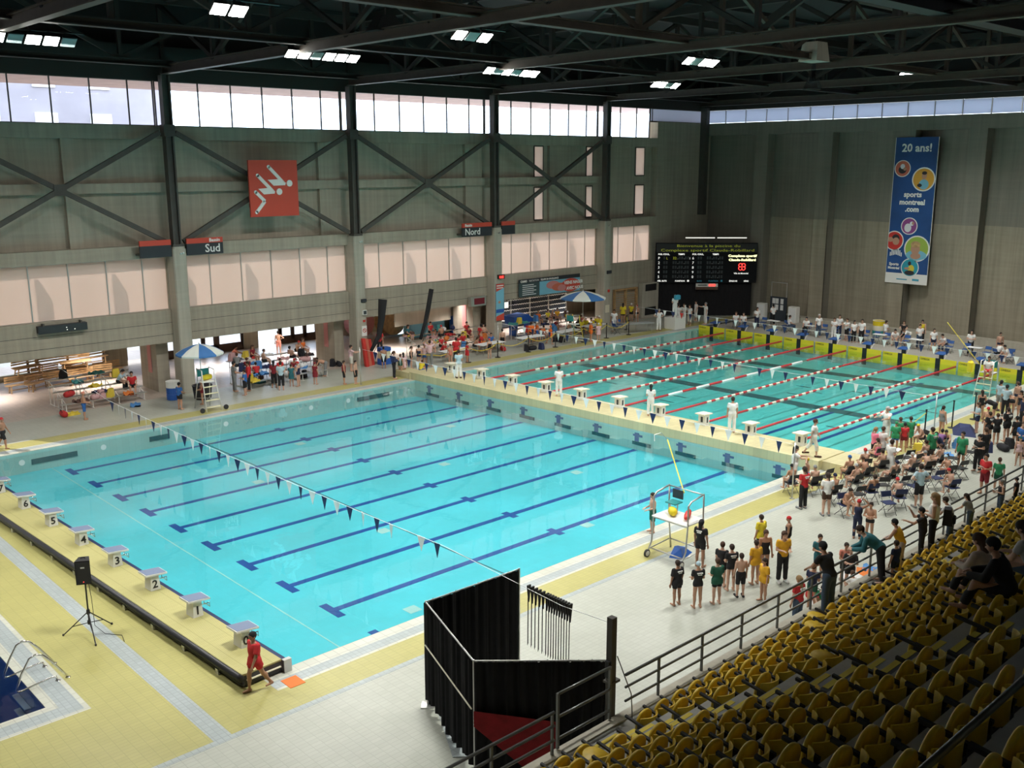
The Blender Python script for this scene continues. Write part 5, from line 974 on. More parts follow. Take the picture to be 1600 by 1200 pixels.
# ================================================================== PEOPLE
V3=lambda *a: np.array(a,float)
def nrm(v): v=np.array(v,float); return v/np.linalg.norm(v)
def caps(P,a,b,ra,rb):
    a=np.asarray(a,float); b=np.asarray(b,float); ab=b-a; L=float(ab@ab)+1e-12
    t=np.clip(((P-a)@ab)/L,0,1); return np.linalg.norm(P-(a+t[:,None]*ab),axis=1)-(ra+(rb-ra)*t)
def ell(P,c,r,ax=None):
    q=P-np.asarray(c,float)
    if ax is not None: q=q@ax.T
    q=q/np.asarray(r,float); k=np.linalg.norm(q,axis=1); return (k-1)*min(r)
def smin(a,b,k): 
    h=np.clip(.5+.5*(b-a)/k,0,1); return b+(a-b)*h-k*h*(1-h)
def surfnet(f,lo,hi,h):
    lo=np.array(lo)-2*h; n=np.ceil((np.array(hi)+2*h-lo)/h).astype(int)+1
    gx,gy,gz=[lo[i]+h*np.arange(n[i]) for i in range(3)]
    G=np.stack(np.meshgrid(gx,gy,gz,indexing='ij'),-1).reshape(-1,3); D=f(G).reshape(n)
    S=D<0; nc=n-1
    acc=np.zeros((*nc,3)); cnt=np.zeros(nc)
    off=[(i,j,k) for i in (0,1) for j in (0,1) for k in (0,1)]
    def sl(o): return tuple(slice(o[i],o[i]+nc[i]) for i in range(3))
    for a in off:
        for ax in range(3):
            if a[ax]==1: continue
            b=list(a); b[ax]=1; A,B=D[sl(a)],D[sl(b)]; m=(A<0)!=(B<0); den=np.where(m,A-B,1); t=np.where(m,A/den,0)
            v=np.zeros((*nc,3)); v+=np.array(a); v[...,ax]=v[...,ax]+t; acc+=v*m[...,None]; cnt+=m
    act=cnt>0; idx=-np.ones(nc,int); idx[act]=np.arange(act.sum())
    cell=np.stack(np.nonzero(act),-1); V=lo+h*(cell+acc[act]/cnt[act][:,None]); F=[]
    for ax in range(3):
        a1,a2=[(1,2),(2,0),(0,1)][ax]; s0=[slice(None)]*3; s1=[slice(None)]*3; s0[ax]=slice(0,n[ax]-1); s1[ax]=slice(1,n[ax])
        A,B=S[tuple(s0)],S[tuple(s1)]
        for sgn in (0,1):
            m=(A&~B) if sgn==0 else (~A&B); I=np.stack(np.nonzero(m),-1)
            I=I[(I[:,a1]>0)&(I[:,a2]>0)&(I[:,a1]<nc[a1])&(I[:,a2]<nc[a2])]
            if not len(I): continue
            e1=np.zeros(3,int);e1[a1]=1;e2=np.zeros(3,int);e2[a2]=1
            q=[idx[tuple(x.T)] for x in (I-e1-e2,I-e2,I,I-e1)]
            q=np.stack(q if sgn==0 else q[::-1],-1); F.append(q[(q>=0).all(1)])
    return V,np.concatenate(F)
def pose(name):
    d=dict(lean=0,pz=.93,al=(.16,.04,-1),fl=(.06,.22,-1),ar=None,fr=None,tl=(.05,.03,-1),sl=(.02,-.04,-1),tr=None,sr=None,head=(0,.02),curl=.6,px=0,py=0)
    P={'stand':{},'hold':dict(fl=(-.35,.9,.15),al=(.14,-.02,-1)),'hips':dict(al=(.75,-.25,-.75),fl=(-.8,.35,-.35)),'walk':dict(al=(.14,.35,-.95),fl=(.05,.5,-.85),ar=(.14,-.35,-.95),fr=(.05,-.1,-1),tl=(.03,-.38,-.92),sl=(.02,-.55,-.83),tr=(.03,.32,-.95),sr=(.02,.02,-1),pz=.905),
       'cross':dict(al=(.25,.25,-.9),fl=(-.85,.5,.08)),'armsup':dict(al=(.8,.25,.55),fl=(-.75,-.1,.62)),'sit':dict(pz=.575,lean=.05,tl=(.1,1,-.02),sl=(.02,.05,-1),al=(.16,.3,-.92),fl=(-.1,.85,-.3)),
       'sitfwd':dict(pz=.575,lean=.55,tl=(.14,1,-.02),sl=(.02,-.08,-1),al=(.15,.35,-.9),fl=(-.35,.8,-.25)),'lean':dict(lean=.95,pz=.90,tl=(.05,-.12,-1),sl=(.02,-.12,-1),al=(.1,.2,-1),fl=(-.45,.8,-.2)),'crouch':dict(pz=.36,lean=.45,tl=(.3,.85,.45),sl=(-.05,-.35,-.93),al=(.2,.7,-.65),fl=(-.3,.8,-.2)),
       'reach':dict(ar=(.2,.75,-.5),fr=(-.1,1,.1),al=(.2,.7,-.55),fl=(-.15,1,.05)),'phone':dict(lean=.1,ar=(.2,.85,-.3),fr=(-.1,.5,.85),al=(.3,.7,-.5),fl=(-.3,.9,.1)),'bend':dict(lean=1.25,pz=.9,py=-.12,tl=(.06,.1,-1),sl=(.02,.02,-1),al=(.1,.5,-.85),fl=(0,.55,-.8)),
       'onehip':dict(ar=(.75,-.25,-.75),fr=(-.8,.35,-.35)),'point':dict(ar=(.3,.8,-.1),fr=(0,1,.25)),'sitlow':dict(pz=.44,lean=.42,tl=(.14,1,.12),sl=(.02,.35,-.94),al=(.15,.35,-.9),fl=(-.35,.8,-.1)),'recline':dict(pz=.575,lean=-.35,tl=(.12,1,.05),sl=(.05,.5,-.85),al=(.3,.3,-.9),fl=(-.2,.9,-.1)),'rail':dict(lean=.4,al=(.2,.45,-.88),fl=(-.3,.75,-.5)),'look':dict(head=(.0,.06),fl=(-.25,.85,-.2),al=(.12,.1,-1))}[name]
    d.update(P)
    for a,b in (('ar','al'),('fr','fl'),('tr','tl'),('sr','sl')):
        if d[a] is None: d[a]=d[b]
    J={}; ln=d['lean']; ax=V3(0,math.sin(ln),math.cos(ln)); J['ax']=ax; fw=V3(0,math.cos(ln),-math.sin(ln)); J['fw']=fw
    pel=V3(0,d['py'],d['pz']); J['pel']=pel; J['chest']=pel+ax*.33; J['neck']=pel+ax*.50
    hx=nrm(ax+V3(0,d['head'][1],.9 if ln>.3 else .3)) if ln>.2 else nrm(ax+V3(0,d['head'][1],0)); J['head']=J['neck']+hx*.155+fw*.02; J['hx']=hx
    for s,k in ((-1,'l'),(1,'r')):
        sg=V3(s,1,1); J['sh'+k]=pel+ax*.445+V3(s*.175,0,0); J['el'+k]=J['sh'+k]+nrm(V3(*d['a'+k])*sg)*.285; J['wr'+k]=J['el'+k]+nrm(V3(*d['f'+k])*sg)*.25
        J['hp'+k]=pel+V3(s*.085,0,-.03); J['kn'+k]=J['hp'+k]+nrm(V3(*d['t'+k])*sg)*.42; J['an'+k]=J['kn'+k]+nrm(V3(*d['s'+k])*sg)*.41; J['to'+k]=J['an'+k]+V3(s*.03,.17,-.03)
    mz=min(J['anl'][2],J['anr'][2])
    if name not in('sit','sitfwd','recline','sitlow'):
        dz=.075-mz
        for k,v in J.items():
            if k not in('ax','fw','hx'): J[k]=v+V3(0,0,dz)
        for k in 'lr':
            J['to'+k][2]=max(.035,min(J['to'+k][2],.05)) if J['an'+k][2]<.12 else J['to'+k][2]
    return J
POSES={}
def getpose(n):
    if n not in POSES: POSES[n]=pose(n)
    return POSES[n]
def bounds(J): 
    A=np.array([v for k,v in J.items() if k not in('ax','fw','hx')]); return A.min(0)-.2,A.max(0)+.22
def torso(P,J,g=0.):
    d=caps(P,J['pel']+V3(-.06,0,0),J['pel']+V3(.06,0,0),.105+g,.105+g)
    d=smin(d,caps(P,J['pel'],J['chest'],.115+g,.13+g),.05)
    for s in (-1,1): d=smin(d,caps(P,J['chest']+V3(s*.05,0,0)-J['ax']*.06,J['pel']+J['ax']*.42+V3(s*.09,0,0),.105+g,.075+g),.05)
    return d
def arm(P,J,k,g=0.):
    return smin(caps(P,J['sh'+k],J['el'+k],.058+g,.043+g),caps(P,J['el'+k],J['wr'+k],.043+g,.029+g),.02)
def leg(P,J,k,g=0.):
    d=smin(caps(P,J['hp'+k],J['kn'+k],.088+g,.058+g),caps(P,J['kn'+k],J['an'+k],.055+g,.038+g),.03)
    ca=J['kn'+k]*.7+J['an'+k]*.3-V3(0,.02,0); return smin(d,ell(P,ca,(.05+g,.055+g,.11+g)),.03)
def bodyf(J):
    def f(P):
        d=torso(P,J); d=smin(d,caps(P,J['neck']-J['ax']*.04,J['head'],.055,.05),.03)
        for k in 'lr':
            d=smin(d,arm(P,J,k),.035); d=smin(d,leg(P,J,k),.03); d=smin(d,caps(P,J['an'+k]-V3(0,.03,.03),J['to'+k],.042,.03),.03)
        return d
    return f
def headframe(J):
    z=J['hx']; x=V3(1,0,0); y=nrm(np.cross(z,x)); return np.stack([x,y,z])
def headf(J,g=0.):
    A=headframe(J); c=J['head']
    def f(P):
        q=(P-c)@A.T
        d=ell(q,(0,-.008,.03),(.076+g,.095+g,.095+g)); d=smin(d,ell(q,(0,.02,-.035),(.058+g,.07+g,.075+g)),.03)
        if g==0:
            d=smin(d,caps(q,(0,.085,.0),(0,.103,-.028),.010,.015),.012); d=smin(d,caps(q,(-.03,.075,.028),(.03,.075,.028),.014,.014),.015)
            for s in (-1,1): d=smin(d,ell(q,(s*.078,-.005,-.005),(.014,.026,.034)),.008); d=np.maximum(d,-(np.linalg.norm(q-V3(s*.03,.098,.008),axis=1)-.014))
            d=smin(d,caps(q,(-.018,.078,-.052),(.018,.078,-.052),.011,.011),.008)
        return d
    return f
def handf(J,k,curl):
    w=J['wr'+k]; d=nrm(J['wr'+k]-J['el'+k]); s=1 if k=='r' else -1
    up=V3(0,0,1) if abs(d[2])<.8 else V3(0,1,0); side=nrm(np.cross(d,up)); n=np.cross(side,d)*1.0
    if n[2]>0: n=-n
    lat=np.cross(n,d)
    def f(P):
        dd=caps(P,w-d*.02,w+d*.03,.028,.026)
        for i,(o,L) in enumerate(((-.030,.075),(-.010,.083),(.010,.078),(.029,.062))):
            a=w+d*.02+lat*o*.6; b=w+d*.095+lat*o; dd=smin(dd,caps(P,a,b,.014,.012),.012)
            c1=b+nrm(d+n*curl*.6)*L*.5; c2=c1+nrm(d+n*curl*1.6)*L*.5; dd=np.minimum(dd,np.minimum(caps(P,b,c1,.0095,.009),caps(P,c1,c2,.009,.0075)))
        a=w+d*.03-lat*.025; b=a+nrm(d*.8-lat*.9+n*.3)*.045; c1=b+nrm(d-lat*.3+n*.4)*.035; dd=smin(dd,caps(P,a,b,.016,.012),.01); return np.minimum(dd,caps(P,b,c1,.011,.008))
    return f,w+d*.06
BODY={}
def mkmesh(name,parts,mats=1):
    V=[];F=[];M=[];o=0
    for v,f,mi in parts: V.append(v);F.append(np.asarray(f)+o);M+= [mi]*len(f);o+=len(v)
    V=np.concatenate(V);F=[tuple(map(int,r)) for ff in F for r in ff]
    me=bpy.data.meshes.new(name); me.from_pydata([tuple(p) for p in V],[],F); me.polygons.foreach_set('material_index',M); me.polygons.foreach_set('use_smooth',[True]*len(F))
    for i in range(mats): me.materials.append(None)
    me.update(); return me
def sphere(c,r,n=6):
    b=MB().lathe([(.001,-r)]+[(r*math.sin(PI*i/n),-r*math.cos(PI*i/n)) for i in range(1,n)]+[(.001,r)],c,8); return b
def body_mesh(pn):
    if pn in BODY: return BODY[pn]
    J=getpose(pn); lo,hi=bounds(J); parts=[(*surfnet(bodyf(J),lo,hi,.024),0)]
    c=J['head']; parts.append((*surfnet(headf(J),c-.16,c+.16,.011),0))
    for k in 'lr': f,cc=handf(J,k,.55); parts.append((*surfnet(f,cc-.13,cc+.13,.0085),0))
    A=headframe(J)
    for s in (-1,1):
        e=c+V3(s*.03,.088,.008)@A; b=sphere(tuple(e),.011); fs=[q for q in b.f]
        v=np.array(b.v); quads=[list(q) if len(q)==4 else None for q in fs]; quads=[q for q in quads if q]; parts.append((v,np.array(quads),1))
    BODY[pn]=mkmesh('body',parts,2); return BODY[pn]
GAR={}
def cutleg(P,J,k,frac,g):
    d=caps(P,J['hp'+k],J['kn'+k],.094+g,.066+g)
    if frac<=1:
        e=J['hp'+k]+(J['kn'+k]-J['hp'+k])*frac; dr=nrm(J['kn'+k]-J['hp'+k]); return np.maximum(d,(P-e)@dr)
    d=smin(d,caps(P,J['kn'+k],J['an'+k],.068+g,.058+g),.03); e=J['kn'+k]+(J['an'+k]-J['kn'+k])*(frac-1); dr=nrm(J['an'+k]-J['kn'+k])
    return np.where(((P-J['kn'+k])@dr)>0,np.maximum(d,(P-e)@dr),d)
def garment(pn,kind):
    key=(pn,kind)
    if key in GAR: return GAR[key]
    J=getpose(pn); lo,hi=bounds(J); ax=J['ax']; hgt=.022; c=J['head']; A=headframe(J)
    if kind in('tee','longtee','tank','sweater','dress'):
        sl={'tee':.62,'longtee':.8,'tank':.0,'sweater':2,'dress':.55}[kind]; hem={'tee':-.05,'longtee':-.16,'tank':-.04,'sweater':-.06,'dress':-.34}[kind]; g=.016 if kind!='longtee' else .026
        def f(P):
            d=torso(P,J,g)
            if hem<-.1: 
                for k in 'lr': e=J['hp'+k]+(J['kn'+k]-J['hp'+k])*.75; d=smin(d,caps(P,J['hp'+k],e,.10+g,.10+g),.06)
                if kind=='dress': d=smin(d,caps(P,J['pel'],(J['knl']+J['knr'])/2+V3(0,0,.06),.11,.19),.05)
            up=(P-J['pel'])@ax
            d=np.maximum(d,-(up-hem)) if hem>-.1 or pn not in('sit','sitfwd','sitlow') else d
            d=np.maximum(d,up-.475)
            for k in 'lr':
                if sl==0: continue
                a=caps(P,J['sh'+k]-V3(0,0,.01),J['el'+k],.056+g*.8,.052+g*.9); dr=nrm(J['el'+k]-J['sh'+k]); e=J['sh'+k]+dr*.285*min(sl,1)
                if sl<=1: a=np.maximum(a,(P-e)@dr)
                else: a=smin(a,caps(P,J['el'+k],J['wr'+k],.055+g,.038+g),.02)
                d=smin(d,a,.03)
            nk=np.linalg.norm(P-(J['neck']+J['fw']*.03),axis=1)-.075; return np.maximum(d,-nk)
    elif kind in('long','capri','knee','short','brief'):
        fr={'long':1.93,'capri':1.5,'knee':.92,'short':.55,'brief':.18}[kind]; g=.012 if kind not in('brief',) else .006
        def f(P):
            d=caps(P,J['pel']+V3(-.06,0,0),J['pel']+V3(.06,0,0),.113+g,.113+g)
            d=smin(d,caps(P,J['pel'],J['pel']+ax*.14,.12+g,.12+g),.03)
            for k in 'lr': d=smin(d,cutleg(P,J,k,fr,g),.02)
            return np.maximum(d,(P-J['pel'])@ax-(.10 if kind!='brief' else .06))
    elif kind in('suit','wet'):
        def f(P):
            d=torso(P,J,.007); 
            for k in 'lr':
                d=smin(d,cutleg(P,J,k,.2 if kind=='suit' else 1.9,.0),.02)
            return np.maximum(d,(P-J['pel'])@ax-(.36 if kind=='suit' else .47))
    elif kind in('hshort','hlong','cap','hpony'):
        hgt=.012
        def f(P):
            q=(P-c)@A.T; d=headf(J,.014 if kind!='cap' else .010)(P)
            if kind=='cap': return np.maximum(d,-(q[:,2]*.9-q[:,1]*.28-.012+.0))
            d=np.maximum(d,-(q[:,2]*.75-q[:,1]*.75+(.022 if kind=='hshort' else .035)))
            if kind=='hlong': d=smin(d,caps(q,(0,-.075,.03),(0,-.10,-.20),.07,.055),.03)
            if kind=='hpony': d=smin(d,caps(q,(0,-.10,.04),(0,-.16,-.14),.03,.022),.02)
            return d
        lo,hi=c-.34,c+.2
    elif kind=='shoes':
        hgt=.014
        def f(P):
            d=None
            for k in 'lr':
                s=caps(P,J['an'+k]-V3(0,.04,.035),J['to'+k]+V3(0,.02,.0),.05,.042); s=np.maximum(s,P[:,2]-(J['an'+k][2]+.03)); d=s if d is None else np.minimum(d,s)
            return d
        lo=np.minimum(J['anl'],J['anr'])-.14; hi=np.maximum(np.maximum(J['tol'],J['tor']),np.maximum(J['anl'],J['anr']))+.12
    v,fc=surfnet(f,lo,hi,hgt); GAR[key]=mkmesh(kind,[(v,fc,0)],1); return GAR[key]
SKIN={'m':(.50,.27,.17),'l':(.58,.35,.25),'d':(.20,.10,.06),'t':(.40,.21,.13)}
for k,c in SKIN.items(): mat('skin_'+k,c,.5,0,.06,5)
CL={'black':(.012,.012,.014),'white':(.78,.79,.78),'red':(.55,.025,.03),'yellow':(.75,.60,.03),'gold':(.75,.40,.02),'green':(.03,.28,.12),'dark green':(.015,.10,.06),'navy':(.015,.022,.06),'blue':(.03,.13,.40),'teal':(.03,.16,.19),'light blue':(.42,.58,.65),'grey':(.22,.23,.23),'pink':(.85,.22,.33),'pale pink':(.72,.50,.52),'orange':(.80,.16,.02),'maroon':(.22,.015,.025),'beige':(.52,.42,.36),'purple':(.25,.12,.30),'brown':(.07,.035,.02),'blond':(.30,.19,.09),'dark brown':(.03,.017,.012),'grey-white':(.5,.5,.5),'denim':(.05,.08,.13),'cream':(.7,.68,.6),'salmon':(.7,.25,.18)}
for k,c in CL.items(): mat('cl_'+k,c,.85,0,.10,9)
def setm(o,*ms):
    for i,m in enumerate(ms): s=o.material_slots[i]; s.link='OBJECT'; s.material=MAT[m]
SN={'tee':'T-shirt','longtee':'oversized T-shirt','tank':'tank top','sweater':'long-sleeved top','dress':'dress','suit':'one-piece swimsuit','wet':'full-body swimsuit'}
BN={'long':'trousers','capri':'cropped trousers','knee':'knee-length shorts','short':'shorts','brief':'swim briefs'}
HN={'hshort':'hair','hlong':'long hair','hpony':'ponytail','cap':'cap'}
PNM={'stand':'standing','hold':'standing with a sheet','hips':'hands on hips','walk':'walking','cross':'arms folded','armsup':'arms raised to the head','sit':'seated','sitfwd':'seated bent forward','lean':'leaning over','crouch':'crouching','reach':'reaching out','phone':'holding up a phone','bend':'bending over','onehip':'one hand on hip','point':'pointing','recline':'reclining','rail':'leaning on the rail','look':'looking down'}
npeople=[0]
def person(p,h,pn,face,who,top,tc,bot,bc,hair,hc,skin,place,shoes=None,extra=None,label=None):
    tops='shirtless' if not top else 'in %s %s'%(tc,SN[top])
    lab='%s %s%s, %s %s'%(who,tops,((' and %s %s' if top else ' in %s %s')%(bc,BN[bot])) if bot and top not in('dress','longtee','suit','wet') else '',PNM[pn] if False else '',place)
    lab=' '.join(lab.replace(' ,',',').split()).replace(', ,',',')
    if len(lab.split())>16: lab=' '.join(('%s %s, %s'%(who,tops,place)).split())
    if label: lab=label
    if len(lab.split())>16: print('LONG',lab)
    t=thing('person',lab,'person',(p[0],p[1],p[2]),math.radians(face-90),'people: '+lab); s=h/1.75; t.scale=(s,s,s)
    b=ob('body',body_mesh(pn),t); setm(b,'skin_'+skin,'cl_dark brown')
    if bot: o=ob({'long':'trousers','capri':'trousers'}.get(bot,'shorts'),garment(pn,bot),t); setm(o,'cl_'+bc)
    if top: o=ob({'suit':'swimsuit','wet':'swimsuit','dress':'dress'}.get(top,'shirt'),garment(pn,top),t); setm(o,'cl_'+tc)
    if hair: o=ob('swim_cap' if hair=='cap' else 'hair',garment(pn,hair),t); setm(o,'cl_'+hc)
    if shoes: o=ob('shoes',garment(pn,'shoes'),t); setm(o,'cl_'+shoes)
    npeople[0]+=1
    if extra=='sheet' or extra=='print':
        J=getpose(pn)
    if extra=='sheet':
        c=(J['wrl']+J['wrr'])/2+V3(0,.12,.05); sh=MB().hexa([tuple(c+V3(-.11,-.08,-.005)),tuple(c+V3(.11,-.08,-.005)),tuple(c+V3(.11,.10,.09)),tuple(c+V3(-.11,.10,.09))],[tuple(c+V3(-.11,-.08,.0)),tuple(c+V3(.11,-.08,.0)),tuple(c+V3(.11,.10,.095)),tuple(c+V3(-.11,.10,.095))])
        o=sh.build('paper_sheet','paper'); o.location=t.location; o.rotation_euler=t.rotation_euler; o.scale=t.scale; tag(o,'white paper sheet held by the person '+place,'paper','sheets: '+lab)
        w=o['label'].split(); o['label']=' '.join(w[:16])
    if extra=='print':
        c=J['chest']+J['ax']*.06-J['fw']*.158
        for i in range(2): MB().box((-.10+.03*i,c[1]-.004,c[2]+.0-.055*i),(.10-.03*i,c[1]+.03,c[2]+.035-.055*i)).build('shirt_print','cl_white',t)
    return t
# ------------------------------------------------------------------ who stands where
def PP(u,v,*a,z=0.,**k): q=at(u,v,z); return person((q[0],q[1],z),*a,**k)
K='boy'
G='in the group by the rolling guard chair'
PP(1057,946,1.42,'stand',75,K,'longtee','black','short','black','hshort','dark brown','t','beside the leg of the rolling guard chair',extra='print')
PP(1089,950,1.45,'look',60,K,'tee','black','brief','black','cap','light blue','m',G,extra='print',label='child in black T-shirt and pale blue cap standing by the rolling guard chair')
PP(1119,944,1.45,'look',65,K,'longtee','dark green','short','black','hshort','brown','l',G)
PP(1141,923,1.50,'look',60,K,'tee','black','brief','black','hshort','dark brown','l',G+' with bare legs',extra='print')
PP(1126,916,1.45,'look',20,K,'tee','black','short','black','hshort','brown','l',G+', half hidden')
PP(1093,886,1.62,'stand',10,'woman','tee','black','short','black','hlong','black','t','beside the rolling guard chair',extra='print')
PP(1156,933,1.40,'stand',55,K,None,'','knee','black','hshort','dark brown','l','wearing dark shoes by the rolling guard chair',shoes='black')
PP(1179,913,1.45,'stand',70,K,'longtee','gold','brief','black','hshort','dark brown','m','beside the girl in the black swimsuit')
PP(1187,869,1.45,'stand',80,K,'longtee','yellow','short','black','hshort','dark brown','m','behind the girl in the black swimsuit')
PP(1193,900,1.55,'stand',235,'girl','suit','black',None,'','hpony','brown','m','standing among gold shirted children')
PP(1192,940,1.38,'stand',160,'girl','longtee','gold','brief','black','hlong','dark brown','m','nearest the stand in the gold shirted group')
PP(1221,909,1.68,'hold',235,'person','tee','gold','long','black','hlong','brown','l','with white shoes, holding a cup',shoes='white')
PP(1230,868,1.38,'stand',120,'child','suit','black',None,'','cap','red','t','in a red cap behind the gold shirted adult')
PP(1019,832,1.48,'look',150,K,None,'','knee','dark green','hshort','dark brown','l','in black and green shorts at the still pool edge')
PP(401,1080,1.62,'walk',185,'boy','longtee','red','short','red','hshort','black','t','walking on the yellow tiles past the starting platform',label='boy in red T-shirt and red shorts walking past the starting platform')
# people on the bulkhead
B='standing on the bulkhead'
PP(717,591,1.70,'hold',60,'official','tee','light blue','long','white','hshort','dark brown','m',B+' nearest the left deck',z=BZ,shoes='dark brown')
PP(873,619,1.66,'look',40,'official','tee','white','long','white','hshort','black','l',B+' between the third and fourth blocks',z=BZ)
PP(1016,650,1.62,'hold',40,'official','tee','white','long','white','hlong','black','l',B+' reading a sheet',z=BZ)
PP(1143,676,1.72,'stand',50,'official','tee','white','long','white','hshort','dark brown','m',B+' with arms down',z=BZ)
PP(1270,713,1.68,'walk',-60,'woman','tee','white','capri','cream','hshort','brown','l',B+' walking with a sheet of paper',z=BZ,shoes='brown')
# right deck, chair rows
D_='by the folding chairs'
PP(1240,758,1.66,'reach',-50,'woman','tee','white','long','white','hlong','black','l','helping a child put on goggles '+D_,label='woman all in white helping a child in a yellow cap put on goggles')
PP(1259,766,1.35,'armsup',120,'child',None,'','brief','blue','cap','yellow','l','in a yellow cap being helped with goggles')
PP(1254,795,1.66,'hold',75,'woman','tee','red','long','black','hpony','dark brown','l',D_+' with back turned',shoes='grey',extra='print')
PP(1290,806,1.66,'hold',50,'woman','tee','white','short','brown','hpony','dark brown','l',D_,shoes='grey')
PP(1338,842,1.45,'armsup',20,'child','wet','navy',None,'','cap','red','t','in a red cap with arms raised on the white tiles')
PP(1357,845,1.40,'cross',190,K,None,'','brief','black','hshort','dark brown','m','with folded arms beside the child in the navy suit')
PP(1434,793,1.72,'hips',60,'man','tee','light blue','knee','black','hshort','dark brown','l','standing in front of the last row of folding chairs',shoes='grey')
PP(1389,748,1.68,'hold',-20,'woman','tee','white','long','white','hshort','dark brown','l','reading a sheet between the folding chairs',extra='sheet')
PP(1376,722,1.60,'hold',-10,'woman','dress','white',None,'','hshort','brown','l','by the pool edge beside the pink top')
PP(1364,722,1.58,'stand',-30,'girl','tee','pink','long','black','hpony','blond','l','at the edge of the racing pool')
PP(1383,692,1.75,'reach',170,'man','tee','white','long','white','hshort','grey-white','l','holding a sheet at the racing pool edge',extra='sheet')
PP(1397,706,1.42,'stand',30,'child','longtee','green','short','blue','cap','green','m','in a green cap near the man in white')
PP(1404,700,1.45,'stand',60,'child','tee','green','short','black','hshort','brown','m','behind the child in the green cap')
PP(1411,706,1.36,'stand',40,'child','tee','red','short','maroon','hshort','black','m','beside the child in the green cap')
PP(1420,700,1.48,'stand',60,'child','dress','green',None,'','hshort','dark brown','m','alone by the yellow rope at the racing pool')
PP(1453,728,1.72,'stand',70,'man','longtee','green','short','black','hshort','dark brown','m','with white print in front of the blue chair',extra='print')
PP(1500,733,1.66,'stand',170,'man','longtee','green','short','dark green','hshort','black','m','leaning over a seated swimmer')
PP(1470,681,1.48,'stand',-20,'girl','suit','grey',None,'','hpony','dark brown','m','by the tall black stanchion')
PP(1526,737,1.64,'hold',170,'woman','tee','black','long','black','hlong','black','l','reading a sheet on the right deck',extra='sheet')
PP(1536,727,1.68,'stand',60,'woman','tee','black','long','black','hpony','brown','m','behind the woman reading a sheet')
PP(1536,772,1.66,'hold',170,'man','tee','red','knee','maroon','hshort','black','m','writing on paper beside the handrail',extra='sheet')
PP(1557,770,1.45,'stand',20,'boy','tee','green','short','dark green','hshort','brown','l','next to the man writing on paper')
PP(1543,693,1.52,'hold',60,'child','longtee','black','brief','black','hshort','dark brown','m','with white print on the far right deck',extra='print')
PP(1555,695,1.5,'cross',50,'child','tee','black','short','black','hshort','brown','m','next to the printed black shirt on the far right deck')
PP(1571,690,1.64,'hold',65,'girl','longtee','black','short','black','hpony','dark brown','l','with bare legs on the far right deck',extra='print')
PP(1594,716,1.66,'hold',190,'woman','tee','blue','long','black','hshort','brown','l','beside the pink striped swimsuit')
PP(1590,728,1.30,'stand',200,'child','suit','pale pink',None,'','cap','dark green','l','in a green cap on the white tiles')
PP(1560,642,1.65,'stand',-10,'man','tee','light blue','knee','grey','hpony','black','m','beside the far guard chair')
PP(1569,650,1.65,'hold',10,'man','tee','light blue','long','black','hshort','black','m','in black trousers beside the far guard chair')
PP(1578,650,1.5,'bend',30,'swimmer',None,'','brief','black','hshort','black','m','in black briefs beyond the light blue shirts')
PP(1587,640,1.5,'stand',60,'swimmer',None,'','brief','navy','hshort','brown','l','near the far right corner of the racing pool')
PP(1592,655,1.5,'stand',160,'swimmer','suit','black',None,'','hlong','black','t','beside the far guard chair ladder')
PP(1531,655,1.52,'stand',40,'girl','suit','black',None,'','hlong','dark brown','m','under the far guard chair')
PP(1549,656,1.5,'bend',100,'child','tee','black','short','black','cap','blue','m','bending in a blue cap under the far guard chair')
PP(1525,676,1.5,'hold',130,'woman','tee','light blue','short','navy','hlong','brown','l','behind the navy tarp heap')
PP(1540,682,1.45,'stand',10,'child',None,'','brief','black','cap','red','m','in a red cap by the printed black shirts')
PP(1585,700,1.5,'stand',60,'child','longtee','black','short','black','hshort','black','m','between the pink swimsuit and the black bag')
PP(1598,690,1.55,'stand',100,'swimmer',None,'','brief','navy','hshort','dark brown','m','beside the seated stand front row')
PP(1596,668,1.6,'stand',150,'person','tee','navy','long','black','hlong','black','m','behind the printed black shirts')
# seated on folding chairs
def SEAT(i,who,top,tc,bot,bc,hair,hc,skin,place,pn='sit',h=1.45,df=0):
    x,y,r=CHP[i]; o=person((x,y,.02),h,pn,math.degrees(r)+90+df,who,top,tc,bot,bc,hair,hc,skin,place); 
    s=h/1.75; o.location=(x-.02*math.cos(r+PI/2),y,.468-.46*s); return o
for (i,hc,bc,sk,pl,pn) in ((0,'black','navy','m','on the first black chair by the still pool','sit'),(1,'grey','black','l','in a grey cap on a chair behind the red shirted woman','sit'),(3,'navy','black','m','in a navy cap behind the woman in white','sit'),(4,'blue','black','m','in a blue cap facing the bulkhead','sit'),(5,'grey-white','black','l','in a pale grey cap','sit'),(7,'red','navy','l','in a red cap beside the bulkhead end','sit'),(8,'brown','black','t','in a brown cap bent forward','sitfwd'),(11,'dark brown','black','l','in a dark cap in the middle of the chairs','sit'),(14,'navy','black','l','resting in a navy cap','recline'),(15,'red','black','l','in a red cap on a blue chair','sitfwd'),(19,'dark brown','navy','l','on the back row of chairs','sit'),(20,'grey','black','l','in a grey cap on the back row','sitfwd'),(24,'light blue','black','m','in a light blue cap','sitfwd'),(25,'red','black','l','in a red cap near the handrail','sitfwd'),(17,'grey-white','navy','l','in a pale cap beside the man in light blue','sit'),(9,'dark brown','black','m','lounging on a blue chair','recline'),(22,'brown','black','l','in a brown cap on the back row','sit')):
    SEAT(i,'swimmer',None,'','brief',bc,'cap' if hc!='dark brown' else 'hshort',hc,sk,'seated '+pl,pn)
SEAT(6,'swimmer',None,'','brief','black','hshort','dark brown','m','seated on the nearest blue chair','sitfwd')
SEAT(10,'girl','suit','pink',None,'','hpony','dark brown','l','seated in a pink swimsuit','sit')
